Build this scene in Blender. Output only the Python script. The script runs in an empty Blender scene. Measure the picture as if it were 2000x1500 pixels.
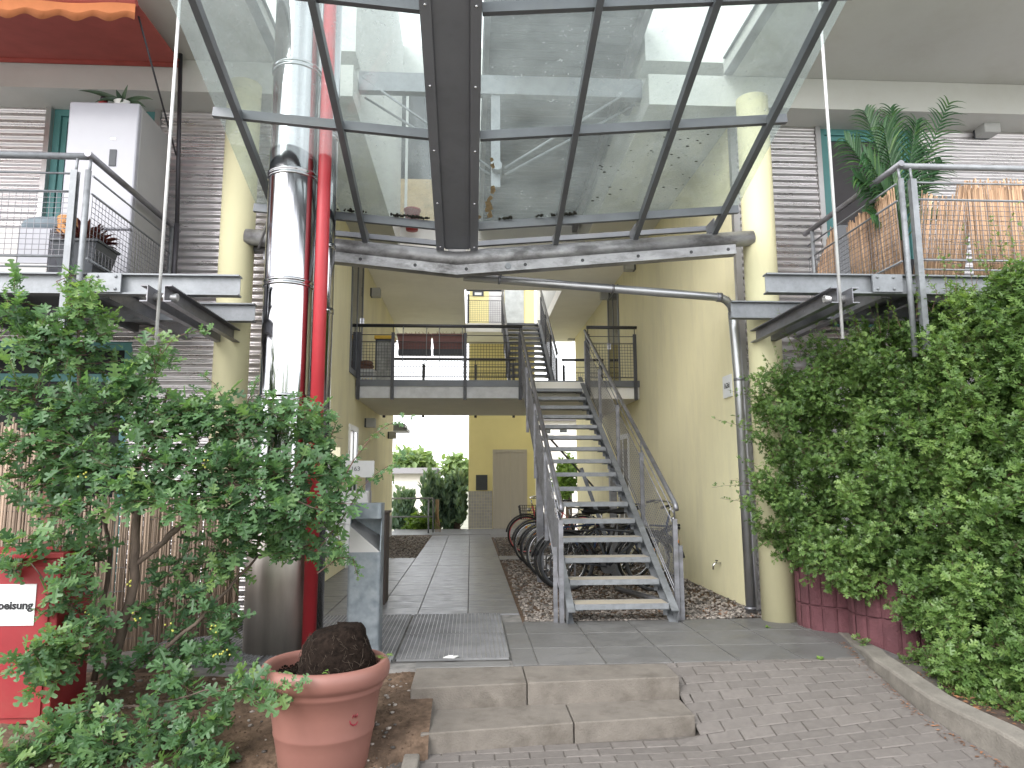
import bpy, math, random
import numpy as np
from mathutils import Vector, Matrix
random.seed(7); np.random.seed(7)
SC = bpy.context.scene
COL = SC.collection

# ------------------------------------------------------------------ camera
F_PX = 1379.0                      # focal length in pixels of a 2000 px wide frame
CAM = Vector((0.0, 0.0, 1.33))
RX = np.array([[0.998, 0.004, 0.058], [-0.058, 0.136, 0.989], [-0.004, -0.991, 0.136]])
RX[:, 2] /= np.linalg.norm(RX[:, 2])
RX[:, 0] -= RX[:, 2] * RX[:, 0].dot(RX[:, 2]); RX[:, 0] /= np.linalg.norm(RX[:, 0])
RX[:, 1] = np.cross(RX[:, 2], RX[:, 0])
cd = bpy.data.cameras.new("camera"); co = bpy.data.objects.new("camera", cd); COL.objects.link(co)
cd.sensor_width = 36.0; cd.lens = F_PX / 2000 * 36.0; cd.clip_start = 0.05; cd.clip_end = 2000
M = Matrix(((RX[0, 0], -RX[0, 1], -RX[0, 2], CAM.x), (RX[1, 0], -RX[1, 1], -RX[1, 2], CAM.y),
            (RX[2, 0], -RX[2, 1], -RX[2, 2], CAM.z), (0, 0, 0, 1)))
co.matrix_world = M
SC.camera = co

# ------------------------------------------------------------------ sky, sun, exposure
SUN_EL, SUN_AZ = math.radians(38), math.radians(218)
w = bpy.data.worlds.new("World"); SC.world = w; w.use_nodes = True
nt = w.node_tree; nt.nodes.clear()
out = nt.nodes.new("ShaderNodeOutputWorld"); bg = nt.nodes.new("ShaderNodeBackground")
sky = nt.nodes.new("ShaderNodeTexSky"); sky.sky_type = 'NISHITA'; sky.sun_disc = False
sky.sun_elevation = SUN_EL; sky.sun_rotation = SUN_AZ; sky.air_density = 1.0; sky.dust_density = 5.0; sky.ozone_density = 1.0
hs = nt.nodes.new("ShaderNodeHueSaturation"); hs.inputs["Saturation"].default_value = 0.22; hs.inputs["Value"].default_value = 1.0
mixc = nt.nodes.new("ShaderNodeMix"); mixc.data_type = 'RGBA'
tcw = nt.nodes.new("ShaderNodeTexCoord"); nzw = nt.nodes.new("ShaderNodeTexNoise")
nzw.inputs["Scale"].default_value = 2.6; nzw.inputs["Detail"].default_value = 6
nt.links.new(tcw.outputs["Generated"], nzw.inputs["Vector"])
rmp = nt.nodes.new("ShaderNodeMapRange"); rmp.inputs[1].default_value = .35; rmp.inputs[2].default_value = .65
rmp.inputs[3].default_value = .35; rmp.inputs[4].default_value = .8
nt.links.new(nzw.outputs["Fac"], rmp.inputs[0]); nt.links.new(rmp.outputs[0], mixc.inputs[0])
nt.links.new(sky.outputs[0], hs.inputs["Color"]); nt.links.new(hs.outputs[0], mixc.inputs[6])
mixc.inputs[7].default_value = (15.5, 15.8, 16.4, 1)      # overcast cloud
sx = nt.nodes.new("ShaderNodeSeparateXYZ"); nt.links.new(tcw.outputs["Generated"], sx.inputs[0])
hz = nt.nodes.new("ShaderNodeMapRange"); hz.inputs[1].default_value = 0.0; hz.inputs[2].default_value = .75; hz.inputs[3].default_value = 1.5; hz.inputs[4].default_value = .85
nt.links.new(sx.outputs[2], hz.inputs[0]); hm = nt.nodes.new("ShaderNodeMix"); hm.data_type = 'RGBA'; hm.blend_type = 'MULTIPLY'; hm.inputs[0].default_value = 1
nt.links.new(mixc.outputs[2], hm.inputs[6]); nt.links.new(hz.outputs[0], hm.inputs[7]); nt.links.new(hm.outputs[2], bg.inputs["Color"]); bg.inputs["Strength"].default_value = 0.085
nt.links.new(bg.outputs[0], out.inputs["Surface"])
sl = bpy.data.lights.new("sun", 'SUN'); so = bpy.data.objects.new("sun", sl); COL.objects.link(so)
sl.energy = 1.05; sl.angle = math.radians(35); sl.color = (1.0, 0.98, 0.95)
so.rotation_euler = (math.radians(90) - SUN_EL, 0, math.radians(-38))
SC.view_settings.view_transform = 'Standard'; SC.view_settings.look = 'None'
SC.view_settings.exposure = 1.56; SC.view_settings.gamma = 1.0
SC.cycles.max_bounces = 10; SC.cycles.transparent_max_bounces = 24; SC.cycles.diffuse_bounces = 5

# ------------------------------------------------------------------ helpers
def at(px, py, X=None, Y=None, Z=None):
    d = RX @ np.array([(px - 1000) / F_PX, (py - 750) / F_PX, 1.0])
    if X is not None: t = X / d[0]
    elif Y is not None: t = Y / d[1]
    else: t = (Z - CAM.z) / d[2]
    return Vector((d[0] * t, d[1] * t, CAM.z + d[2] * t))

W = {}
def V(*a): return Vector(a)
class MB:
    def __init__(s): s.v = []; s.f = []; s.t = []; s.sm = []
    def add(s, vs, fs, tint=None, smooth=False):
        b = len(s.v); s.v.extend([tuple(p) for p in vs])
        s.t.extend([random.random() if tint is None else tint] * len(vs))
        for f in fs: s.f.append(tuple(i + b for i in f)); s.sm.append(smooth)
        return s
    def box(s, x0, x1, y0, y1, z0, z1, tint=None):
        if x0 > x1: x0, x1 = x1, x0
        if y0 > y1: y0, y1 = y1, y0
        if z0 > z1: z0, z1 = z1, z0
        return s.add([(x0,y0,z0),(x1,y0,z0),(x1,y1,z0),(x0,y1,z0),(x0,y0,z1),(x1,y0,z1),(x1,y1,z1),(x0,y1,z1)],
                     [(0,3,2,1),(4,5,6,7),(0,1,5,4),(1,2,6,5),(2,3,7,6),(3,0,4,7)], tint)
    def bar(s, p0, p1, w, h, up=(0, 0, 1), tint=None, off=(0, 0)):
        p0 = Vector(p0); p1 = Vector(p1); a = (p1 - p0).normalized(); u = Vector(up)
        sd = a.cross(u)
        if sd.length < 1e-5: sd = a.cross(Vector((0, 1, 0)))
        sd.normalize(); u = sd.cross(a).normalized(); vs = []
        for p in (p0, p1):
            for i, j in ((-1,-1),(1,-1),(1,1),(-1,1)): vs.append(p + sd * (i * w / 2 + off[0]) + u * (j * h / 2 + off[1]))
        return s.add(vs, [(0,1,2,3),(7,6,5,4),(0,4,5,1),(1,5,6,2),(2,6,7,3),(3,7,4,0)], tint)
    def tube(s, pts, r, seg=8, cap=True, tint=None):
        pts = [Vector(p) for p in pts]; n = len(pts)
        rs = list(r) if hasattr(r, '__len__') else [r] * n
        vs = []; prev = None
        for i, p in enumerate(pts):
            a = (pts[min(i + 1, n - 1)] - pts[max(i - 1, 0)])
            a = a.normalized() if a.length > 1e-9 else Vector((0, 0, 1))
            if prev is None:
                q = Vector((0, 0, 1)) if abs(a.z) < .9 else Vector((0, 1, 0))
                x = a.cross(q).normalized()
            else:
                x = prev - a * prev.dot(a); x = x.normalized() if x.length > 1e-6 else a.orthogonal().normalized()
            prev = x; y = a.cross(x)
            for k in range(seg):
                th = 2 * math.pi * k / seg; vs.append(p + (x * math.cos(th) + y * math.sin(th)) * rs[i])
        fs = []
        for i in range(n - 1):
            for k in range(seg):
                k2 = (k + 1) % seg; fs.append((i*seg+k, i*seg+k2, (i+1)*seg+k2, (i+1)*seg+k))
        s.add(vs, fs, tint, True)
        if cap:
            b = len(s.v) - len(vs)
            s.f.append(tuple(b + k for k in range(seg))[::-1]); s.f.append(tuple(b + (n-1)*seg + k for k in range(seg))); s.sm += [False, False]
        return s
    def lathe(s, c, prof, seg=32, tint=None, smooth=True, a0=0, a1=2 * math.pi, ax=None):
        n = len(prof); full = abs(a1 - a0 - 2 * math.pi) < 1e-6; m = seg if full else seg + 1; vs = []
        for r, z in prof:
            for k in range(m):
                th = a0 + (a1 - a0) * k / seg; vs.append((c[0] + r * math.cos(th), c[1] + r * math.sin(th), c[2] + z))
        fs = []
        for i in range(n - 1):
            for k in range(seg):
                k2 = (k + 1) % m; fs.append((i*m+k, i*m+k2, (i+1)*m+k2, (i+1)*m+k))
        return s.add(vs, fs, tint, smooth)
    def prism(s, pts, d, tint=None):
        """pts: closed planar outline (3D); extruded by vector d"""
        n = len(pts); d = Vector(d); pts = [Vector(p) for p in pts]
        vs = pts + [p + d for p in pts]
        fs = [tuple(range(n))[::-1], tuple(range(n, 2 * n))] + [(i, (i+1) % n, n + (i+1) % n, n + i) for i in range(n)]
        return s.add(vs, fs, tint)
    def ibeam(s, p0, p1, h, b, tw=.008, tf=.012, chan=0, up=(0, 0, 1)):
        """p0,p1: centre line; chan -1/0/1: web at one side"""
        s.bar(p0, p1, b, tf, up, off=(0, h/2 - tf/2)); s.bar(p0, p1, b, tf, up, off=(0, -h/2 + tf/2))
        s.bar(p0, p1, tw, h - 2*tf - .001, up, off=(chan * (b/2 - tw/2), 0)); return s
    def wiregrid(s, a, b, c, d, su, sv, r=.0026):
        """a-b bottom, d-c top; wires every su along a-b and every sv along a-d"""
        a, b, c, d = map(Vector, (a, b, c, d))
        nu = max(2, round((b - a).length / su)); nv = max(2, round((d - a).length / sv))
        for i in range(nu + 1):
            t = i / nu; s.tube([a.lerp(b, t), d.lerp(c, t)], r, 4, False, .5)
        for j in range(nv + 1):
            t = j / nv; s.tube([a.lerp(d, t), b.lerp(c, t)], r, 4, False, .5)
        return s
    def sphere(s, c, r, seg=10, rings=6, sc=(1, 1, 1), tint=None):
        vs = [];
        for i in range(rings + 1):
            ph = math.pi * i / rings
            for k in range(seg):
                th = 2 * math.pi * k / seg
                vs.append((c[0] + r*sc[0]*math.sin(ph)*math.cos(th), c[1] + r*sc[1]*math.sin(ph)*math.sin(th), c[2] + r*sc[2]*math.cos(ph)))
        fs = [(i*seg+k, (i+1)*seg+k, (i+1)*seg+(k+1)%seg, i*seg+(k+1)%seg) for i in range(rings) for k in range(seg)]
        return s.add(vs, fs, tint, True)
    def build(s, name, mat, parent=None, base=None, bevel=0, smooth=False):
        if parent is not None: off = W[parent.name]
        elif base is not None: off = Vector(base)
        else:
            a = np.array(s.v); off = Vector(((a[:,0].min()+a[:,0].max())/2, (a[:,1].min()+a[:,1].max())/2, a[:,2].min()))
        me = bpy.data.meshes.new(name)
        va = np.array(s.v, dtype=np.float64) - np.array(off)
        me.from_pydata(va.tolist(), [], s.f)
        if smooth: me.polygons.foreach_set("use_smooth", [True] * len(me.polygons))
        else: me.polygons.foreach_set("use_smooth", s.sm)
        at_ = me.attributes.new("tint", 'FLOAT', 'POINT'); at_.data.foreach_set("value", s.t)
        me.materials.append(mat); me.update()
        o = bpy.data.objects.new(name, me); COL.objects.link(o)
        if parent is not None: o.parent = parent; W[o.name] = off
        else: o.location = off; W[o.name] = off
        if bevel:
            bv = o.modifiers.new("bevel", 'BEVEL'); bv.width = bevel; bv.segments = 2; bv.limit_method = 'ANGLE'; bv.angle_limit = math.radians(50)
        return o

def tag(o, label=None, cat=None, group=None, kind=None):
    if label: o["label"] = label
    if cat: o["category"] = cat
    if group: o["group"] = group
    if kind: o["kind"] = kind
    return o
def thing(name, label, cat, loc=(0, 0, 0), group=None, rotz=0):
    o = bpy.data.objects.new(name, None); COL.objects.link(o); o.empty_display_size = .1
    o.location = loc; o.rotation_euler = (0, 0, rotz); W[o.name] = Vector(loc)
    return tag(o, label, cat, group)
def local_thing(name, label, cat, loc, group=None, rotz=0, tilt=0):
    """thing whose parts are written in local coordinates"""
    o = thing(name, label, cat, loc, group, rotz); o.rotation_euler = (tilt, 0, rotz); W[o.name] = Vector((0, 0, 0)); return o
def structure(o, kind='structure'): o["kind"] = kind; return o

def text_mesh(name, body, size, mat, parent, origin, xdir, ydir, depth=.0015, bold=0.0, align='CENTER'):
    cu = bpy.data.curves.new(name, 'FONT'); cu.body = body; cu.size = size; cu.extrude = depth; cu.offset = bold
    cu.align_x = align; cu.align_y = 'CENTER'; cu.resolution_u = 3
    tmp = bpy.data.objects.new(name + "_tmp", cu); COL.objects.link(tmp)
    dg = bpy.context.evaluated_depsgraph_get()
    me = bpy.data.meshes.new_from_object(tmp.evaluated_get(dg))
    bpy.data.objects.remove(tmp); bpy.data.curves.remove(cu)
    xd = Vector(xdir).normalized(); yd = Vector(ydir).normalized(); zd = xd.cross(yd); o3 = Vector(origin) - W[parent.name]
    for v in me.vertices: c = v.co.copy(); v.co = o3 + xd * c.x + yd * c.y + zd * c.z
    me.materials.clear(); me.materials.append(mat)
    o = bpy.data.objects.new(name, me); COL.objects.link(o); o.parent = parent; W[o.name] = W[parent.name]
    return o

# ------------------------------------------------------------------ materials
def mat(name, col, rough=.6, metal=0.0, var=.15, scale=6.0, bump=0.0, bscale=40.0, tint=0.0, col2=None, stretch=(1, 1, 1),
        rvar=0.0, spec=.5, stain=None, stain_scale=1.5, stain_amt=.5, trans=0.0, coords='Object', detail=6):
    m = bpy.data.materials.new(name); m.use_nodes = True; n = m.node_tree; L = n.links
    b = n.nodes["Principled BSDF"]
    tc = n.nodes.new("ShaderNodeTexCoord"); mp = n.nodes.new("ShaderNodeMapping"); mp.inputs["Scale"].default_value = stretch
    if coords == 'World':
        g = n.nodes.new("ShaderNodeNewGeometry"); L.new(g.outputs["Position"], mp.inputs["Vector"])
    else: L.new(tc.outputs[coords], mp.inputs["Vector"])
    nz = n.nodes.new("ShaderNodeTexNoise"); nz.inputs["Scale"].default_value = scale; nz.inputs["Detail"].default_value = detail; nz.inputs["Roughness"].default_value = .62
    L.new(mp.outputs[0], nz.inputs["Vector"])
    r = n.nodes.new("ShaderNodeMapRange"); r.inputs[1].default_value = .3; r.inputs[2].default_value = .7; L.new(nz.outputs["Fac"], r.inputs[0])
    c1 = tuple(max(0, c * (1 - var)) for c in col); c2 = tuple(min(1, c * (1 + var)) for c in (col2 or col))
    if col2: c1 = col; c2 = col2
    mx = n.nodes.new("ShaderNodeMix"); mx.data_type = 'RGBA'; mx.inputs[6].default_value = (*c1, 1); mx.inputs[7].default_value = (*c2, 1)
    L.new(r.outputs[0], mx.inputs[0]); cur = mx.outputs[2]
    if stain:
        ns = n.nodes.new("ShaderNodeTexNoise"); ns.inputs["Scale"].default_value = stain_scale; ns.inputs["Detail"].default_value = 8; ns.inputs["Roughness"].default_value = .7
        L.new(mp.outputs[0], ns.inputs["Vector"])
        rs = n.nodes.new("ShaderNodeMapRange"); rs.inputs[1].default_value = .48; rs.inputs[2].default_value = .68; rs.inputs[4].default_value = stain_amt
        L.new(ns.outputs["Fac"], rs.inputs[0])
        ms = n.nodes.new("ShaderNodeMix"); ms.data_type = 'RGBA'; ms.inputs[7].default_value = (*stain, 1)
        L.new(rs.outputs[0], ms.inputs[0]); L.new(cur, ms.inputs[6]); cur = ms.outputs[2]
    if tint:
        a = n.nodes.new("ShaderNodeAttribute"); a.attribute_name = "tint"
        ra = n.nodes.new("ShaderNodeMapRange"); ra.inputs[3].default_value = 1 - tint; ra.inputs[4].default_value = 1 + tint
        L.new(a.outputs["Fac"], ra.inputs[0])
        mu = n.nodes.new("ShaderNodeMix"); mu.data_type = 'RGBA'; mu.blend_type = 'MULTIPLY'; mu.inputs[0].default_value = 1
        L.new(cur, mu.inputs[6]); L.new(ra.outputs[0], mu.inputs[7]); cur = mu.outputs[2]
    L.new(cur, b.inputs["Base Color"])
    b.inputs["Metallic"].default_value = metal; b.inputs["Roughness"].default_value = rough
    b.inputs["Specular IOR Level"].default_value = spec
    if rvar:
        rr = n.nodes.new("ShaderNodeMapRange"); rr.inputs[1].default_value = .3; rr.inputs[2].default_value = .7
        rr.inputs[3].default_value = max(.03, rough - rvar); rr.inputs[4].default_value = min(1, rough + rvar)
        L.new(nz.outputs["Fac"], rr.inputs[0]); L.new(rr.outputs[0], b.inputs["Roughness"])
    if bump:
        nb = n.nodes.new("ShaderNodeTexNoise"); nb.inputs["Scale"].default_value = bscale; nb.inputs["Detail"].default_value = 5
        L.new(mp.outputs[0], nb.inputs["Vector"])
        bp = n.nodes.new("ShaderNodeBump"); bp.inputs["Strength"].default_value = bump; bp.inputs["Distance"].default_value = .01
        L.new(nb.outputs["Fac"], bp.inputs["Height"]); L.new(bp.outputs[0], b.inputs["Normal"])
    return m

def leaf_mat(name, dark, mid, light, transl=.35, rough=.5):
    m = bpy.data.materials.new(name); m.use_nodes = True; n = m.node_tree; L = n.links; n.nodes.clear()
    o = n.nodes.new("ShaderNodeOutputMaterial"); a = n.nodes.new("ShaderNodeAttribute"); a.attribute_name = "tint"
    cr = n.nodes.new("ShaderNodeValToRGB"); e = cr.color_ramp.elements
    e[0].position = 0; e[0].color = (*dark, 1); e[1].position = 1; e[1].color = (*light, 1)
    x = e.new(.55); x.color = (*mid, 1)
    L.new(a.outputs["Fac"], cr.inputs[0])
    p = n.nodes.new("ShaderNodeBsdfPrincipled"); p.inputs["Roughness"].default_value = rough; p.inputs["Specular IOR Level"].default_value = .4
    t = n.nodes.new("ShaderNodeBsdfTranslucent"); mx = n.nodes.new("ShaderNodeMixShader"); mx.inputs[0].default_value = transl
    L.new(cr.outputs[0], p.inputs["Base Color"])
    g = n.nodes.new("ShaderNodeMix"); g.data_type = 'RGBA'; g.blend_type = 'MULTIPLY'; g.inputs[0].default_value = 1; g.inputs[7].default_value = (1.25, 1.3, .6, 1)
    L.new(cr.outputs[0], g.inputs[6]); L.new(g.outputs[2], t.inputs["Color"])
    L.new(p.outputs[0], mx.inputs[1]); L.new(t.outputs[0], mx.inputs[2]); L.new(mx.outputs[0], o.inputs["Surface"])
    return m

def glass_mat(name, tintc=(.9, .95, .94), dirt=.16, spots=.5, gloss=1.0, dirtcol=(.62, .66, .66)):
    m = bpy.data.materials.new(name); m.use_nodes = True; n = m.node_tree; L = n.links; n.nodes.clear()
    o = n.nodes.new("ShaderNodeOutputMaterial")
    tr = n.nodes.new("ShaderNodeBsdfTransparent"); tr.inputs[0].default_value = (*tintc, 1)
    gl = n.nodes.new("ShaderNodeBsdfGlossy"); gl.inputs["Roughness"].default_value = .02
    lw = n.nodes.new("ShaderNodeLayerWeight"); lw.inputs["Blend"].default_value = .5
    fp = n.nodes.new("ShaderNodeMath"); fp.operation = 'POWER'; fp.inputs[1].default_value = 5; L.new(lw.outputs["Facing"], fp.inputs[0])
    fm = n.nodes.new("ShaderNodeMath"); fm.operation = 'MULTIPLY_ADD'; fm.inputs[1].default_value = .9 * gloss; fm.inputs[2].default_value = .035 * gloss; L.new(fp.outputs[0], fm.inputs[0])
    m1 = n.nodes.new("ShaderNodeMixShader"); L.new(fm.outputs[0], m1.inputs[0]); L.new(tr.outputs[0], m1.inputs[1]); L.new(gl.outputs[0], m1.inputs[2])
    g = n.nodes.new("ShaderNodeNewGeometry")
    nz = n.nodes.new("ShaderNodeTexNoise"); nz.inputs["Scale"].default_value = 1.7; nz.inputs["Detail"].default_value = 9; nz.inputs["Roughness"].default_value = .72
    nz2 = n.nodes.new("ShaderNodeTexNoise"); nz2.inputs["Scale"].default_value = 34; nz2.inputs["Detail"].default_value = 3
    L.new(g.outputs["Position"], nz.inputs["Vector"]); L.new(g.outputs["Position"], nz2.inputs["Vector"])
    r1 = n.nodes.new("ShaderNodeMapRange"); r1.inputs[1].default_value = .35; r1.inputs[2].default_value = .75; r1.inputs[3].default_value = dirt * .75; r1.inputs[4].default_value = dirt * 2.2
    r2 = n.nodes.new("ShaderNodeMapRange"); r2.inputs[1].default_value = .64; r2.inputs[2].default_value = .72; r2.inputs[4].default_value = spots
    L.new(nz.outputs["Fac"], r1.inputs[0]); L.new(nz2.outputs["Fac"], r2.inputs[0])
    mu = n.nodes.new("ShaderNodeMath"); mu.operation = 'MULTIPLY'; L.new(nz.outputs["Fac"], mu.inputs[0]); L.new(r2.outputs[0], mu.inputs[1])
    ad = n.nodes.new("ShaderNodeMath"); ad.operation = 'ADD'; ad.use_clamp = True; L.new(r1.outputs[0], ad.inputs[0]); L.new(mu.outputs[0], ad.inputs[1])
    df = n.nodes.new("ShaderNodeBsdfDiffuse"); df.inputs[0].default_value = (*dirtcol, 1)
    tl = n.nodes.new("ShaderNodeBsdfTranslucent"); tl.inputs[0].default_value = (*dirtcol, 1)
    ms = n.nodes.new("ShaderNodeMixShader"); ms.inputs[0].default_value = .5; L.new(df.outputs[0], ms.inputs[1]); L.new(tl.outputs[0], ms.inputs[2])
    m2 = n.nodes.new("ShaderNodeMixShader"); L.new(ad.outputs[0], m2.inputs[0]); L.new(m1.outputs[0], m2.inputs[1]); L.new(ms.outputs[0], m2.inputs[2])
    L.new(m2.outputs[0], o.inputs["Surface"]); return m

MT = {}
MT['yellow'] = mat("yellow stucco", (.80, .74, .485), .9, var=.06, scale=1.2, bump=.35, bscale=130, stain=(.58, .53, .36), stain_scale=1.1, stain_amt=.42, stretch=(1.3, 1.3, .4))
MT['yellowlift'] = mat("bright yellow stucco", (.80, .71, .36), .9, var=.05, scale=1.2, bump=.3, bscale=130)
MT['column'] = mat("cream column paint", (.56, .525, .335), .75, var=.04, scale=1.0, stain=(.42, .385, .26), stain_scale=1.2, stain_amt=.3, stretch=(2, 2, .4))
MT['white'] = mat("white stucco", (.62, .62, .60), .9, var=.05, scale=1.5, bump=.25, bscale=120, stain=(.5, .5, .47), stain_scale=.8, stain_amt=.3)
MT['plaster'] = mat("grey plaster", (.56, .56, .53), .9, var=.05, scale=2.0, bump=.2, bscale=150, stain=(.36, .34, .3), stain_scale=1.0, stain_amt=.35)
MT['ceiling'] = mat("beige ceiling plaster", (.84, .82, .77), .95, var=.05, scale=1.0, stain=(.72, .69, .63), stain_scale=.8, stain_amt=.4)
MT['corr'] = mat("corrugated aluminium", (.72, .69, .70), .30, .75, var=.10, scale=3.0, stretch=(.5, .5, 4), rvar=.08)
MT['corrdark'] = mat("dark corrugated steel", (.085, .09, .105), .5, .6, var=.3, scale=3.0, stain=(.08, .08, .09), stain_amt=.6)
MT['galv'] = mat("galvanised steel", (.21, .22, .235), .58, .4, var=.22, scale=14, rvar=.12, stain=(.34, .355, .375), stain_scale=4, stain_amt=.45)
MT['galvw'] = mat("weathered galvanised steel", (.22, .22, .24), .48, .75, var=.3, scale=5, rvar=.1, stain=(.14, .13, .13), stain_scale=2.2, stain_amt=.7, stretch=(1, 1, 2))
MT['zinc'] = mat("bright zinc pipe", (.40, .405, .42), .36, .85, var=.12, scale=6, rvar=.08)
MT['pipew'] = mat("weathered pipe", (.20, .195, .20), .5, .6, var=.3, scale=3, col2=(.42, .42, .43), stain=(.075, .07, .07), stain_scale=2.6, stain_amt=.85, stretch=(1, 2, 2))
MT['galvm'] = mat("mottled galvanised sheet", (.15, .175, .20), .5, .55, var=.2, scale=11, col2=(.27, .30, .325), rvar=.1, stain=(.40, .42, .44), stain_scale=7, stain_amt=.35, detail=2)
MT['raildark'] = mat("dark railing steel", (.062, .062, .068), .5, .3, var=.2, scale=5)
MT['alu'] = mat("bare aluminium profile", (.52, .51, .51), .4, .8, var=.08, scale=3)
MT['frame'] = mat("anthracite frame paint", (.125, .132, .145), .45, .3, var=.14, scale=4, stain=(.16, .16, .155), stain_scale=2.5, stain_amt=.4)
MT['steel'] = mat("polished stainless steel", (.40, .40, .415), .12, 1.0, var=.06, scale=2.5, rvar=.05, stretch=(1, 1, .22), bump=.22, bscale=2.2)
MT['steeld'] = mat("dull stainless steel", (.50, .46, .42), .42, .85, var=.2, scale=2.5, rvar=.1, stretch=(3, 3, .5))
MT['red'] = mat("red pipe paint", (.40, .03, .04), .45, var=.1, scale=3)
MT['redbox'] = mat("red cabinet paint", (.25, .016, .022), .5, var=.12, scale=3, stain=(.28, .06, .05), stain_scale=2, stain_amt=.5)
MT['teal'] = mat("teal window frame", (.10, .27, .27), .5, var=.08)
MT['glassd'] = mat("dark window pane", (.035, .038, .045), .06, var=.2, scale=1.5, spec=.7)
MT['dimglass'] = mat("terrace pane toned for shade", (.012, .014, .016), .35, var=.2, spec=.2)
MT['blind'] = mat("dark window screen", (.06, .055, .06), .8, var=.1)
MT['canglass'] = glass_mat("canopy glass", dirt=.14, spots=.28)
MT['frostglass'] = glass_mat("door glass", dirt=.3, spots=.2, dirtcol=(.5, .58, .6))
MT['conc'] = mat("step concrete", (.152, .134, .116), .9, var=.15, scale=9, bump=.4, bscale=90, stain=(.07, .058, .046), stain_scale=2.6, stain_amt=.8)
MT['kerb'] = mat("kerb concrete", (.17, .155, .135), .9, var=.2, scale=7, bump=.5, bscale=70, stain=(.09, .082, .07), stain_scale=3, stain_amt=.6)
MT['paver'] = mat("paving brick", (.134, .120, .111), .88, var=.12, scale=25, bump=.4, bscale=200, tint=.085, stain=(.10, .087, .078), stain_scale=1.3, stain_amt=.55)
MT['joint'] = mat("joint sand", (.095, .083, .074), .95, var=.3, scale=30)
MT['mortar'] = mat("pale mortar joint", (.21, .20, .19), .95, var=.4, scale=7)
MT['grate'] = mat("dull grating steel", (.21, .21, .215), .5, .4, var=.3, scale=3)
MT['slab'] = mat("concrete slab", (.135, .132, .13), .55, var=.16, scale=4, bump=.12, bscale=120, tint=.10, rvar=.18, stain=(.13, .125, .12), stain_scale=2.5, stain_amt=.6, coords='World', spec=.5)
MT['walk'] = mat("smooth walkway slab", (.15, .15, .16), .40, var=.2, scale=5, tint=.10, rvar=.16, stretch=(1, 5, 1), stain=(.10, .10, .105), stain_scale=2.5, stain_amt=.6, coords='World', spec=.6)
MT['soil'] = mat("dry soil", (.125, .085, .06), .97, spec=.15, var=.5, scale=14, bump=1.0, bscale=40, stain=(.05, .036, .027), stain_scale=2.2, stain_amt=.8)
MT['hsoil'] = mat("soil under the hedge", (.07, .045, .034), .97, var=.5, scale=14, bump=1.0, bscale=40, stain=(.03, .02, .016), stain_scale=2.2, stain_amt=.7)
MT['dsoil'] = mat("dark potting soil", (.013, .009, .007), .97, spec=.08, var=.6, scale=30, bump=1.0, bscale=60)
MT['pebble'] = mat("river pebbles", (.20, .175, .155), .75, var=.1, scale=8, tint=.75)
MT['rust_leaf'] = mat("dead leaf litter", (.19, .085, .04), .8, tint=.5)
MT['terra'] = mat("terracotta plastic", (.215, .096, .077), .5, var=.06, scale=4, stain=(.20, .095, .075), stain_scale=1.8, stain_amt=.45)
MT['marker'] = mat("dark red marker ink", (.22, .008, .025), .5)
MT['maroon'] = mat("maroon split concrete", (.115, .042, .05), .9, var=.25, scale=12, bump=.9, bscale=60, stain=(.065, .028, .034), stain_scale=3, stain_amt=.6)
MT['reed'] = mat("orange reed", (.38, .245, .155), .75, var=.2, scale=4, stretch=(1, 1, .2), tint=.6)
MT['oldreed'] = mat("weathered reed", (.27, .20, .15), .85, var=.2, scale=4, stretch=(1, 1, .2), tint=.45)
MT['bark'] = mat("shrub bark", (.085, .062, .048), .9, var=.35, scale=18, bump=.8, bscale=50, stretch=(1, 1, .4))
MT['twig'] = mat("thin twig", (.11, .06, .045), .8)
MT['fridge'] = mat("white appliance enamel", (.35, .35, .39), .3, var=.02)
MT['fridgeside'] = mat("grey appliance side", (.34, .335, .335), .4, var=.03)
MT['plaswhite'] = mat("white plastic", (.72, .72, .70), .45, var=.04)
MT['darkgrey'] = mat("dark grey plastic", (.045, .05, .06), .5, var=.1)
MT['black'] = mat("black rubber", (.012, .012, .013), .6, var=.2)
MT['blackpaint'] = mat("black paint", (.015, .015, .017), .35, var=.2)
MT['chrome'] = mat("chrome", (.6, .6, .62), .2, 1.0, var=.05)
MT['pink'] = mat("pink bicycle paint", (.62, .09, .11), .35)
MT['blue'] = mat("dark blue bicycle paint", (.02, .04, .10), .35)
MT['silver'] = mat("silver bicycle paint", (.45, .46, .48), .3, .5)
MT['orange'] = mat("orange reflector", (.75, .25, .03), .3)
MT['treadtop'] = mat("tread grating fill", (.38, .335, .27), .8, var=.08, scale=8, stain=(.3, .28, .25), stain_scale=4, stain_amt=.4)
MT['lamp'] = mat("white lamp housing", (.42, .42, .41), .6, var=.05)
MT['door'] = mat("grey lift door", (.46, .42, .37), .45, .3, var=.06, scale=2, stretch=(6, 1, .5))
MT['tile'] = mat("grey wall tile", (.38, .365, .36), .45, var=.05, tint=.08)
MT['sign'] = mat("white sign enamel", (.70, .71, .72), .4, var=.03)
MT['signtext'] = mat("black lettering", (.015, .015, .018), .6)
MT['awning'] = mat("red awning fabric", (.36, .075, .06), .85, var=.1, scale=5, trans=.1)
MT['awningo'] = mat("orange awning valance", (.55, .19, .075), .85, var=.12, scale=5)
MT['post'] = mat("dark metal pole", (.05, .047, .055), .5, .4)
MT['cord'] = mat("white hanger rod paint", (.55, .55, .55), .5, .2)
MT['hwhite'] = mat("pale render wall", (.68, .64, .60), .9, var=.04)
MT['roofr'] = mat("brown roof tiles", (.16, .15, .15), .9, var=.2, scale=12)
MT['leafL'] = leaf_mat("large hawthorn leaf", (.052, .11, .055), (.12, .225, .10), (.22, .33, .12), .45, .36)
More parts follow.
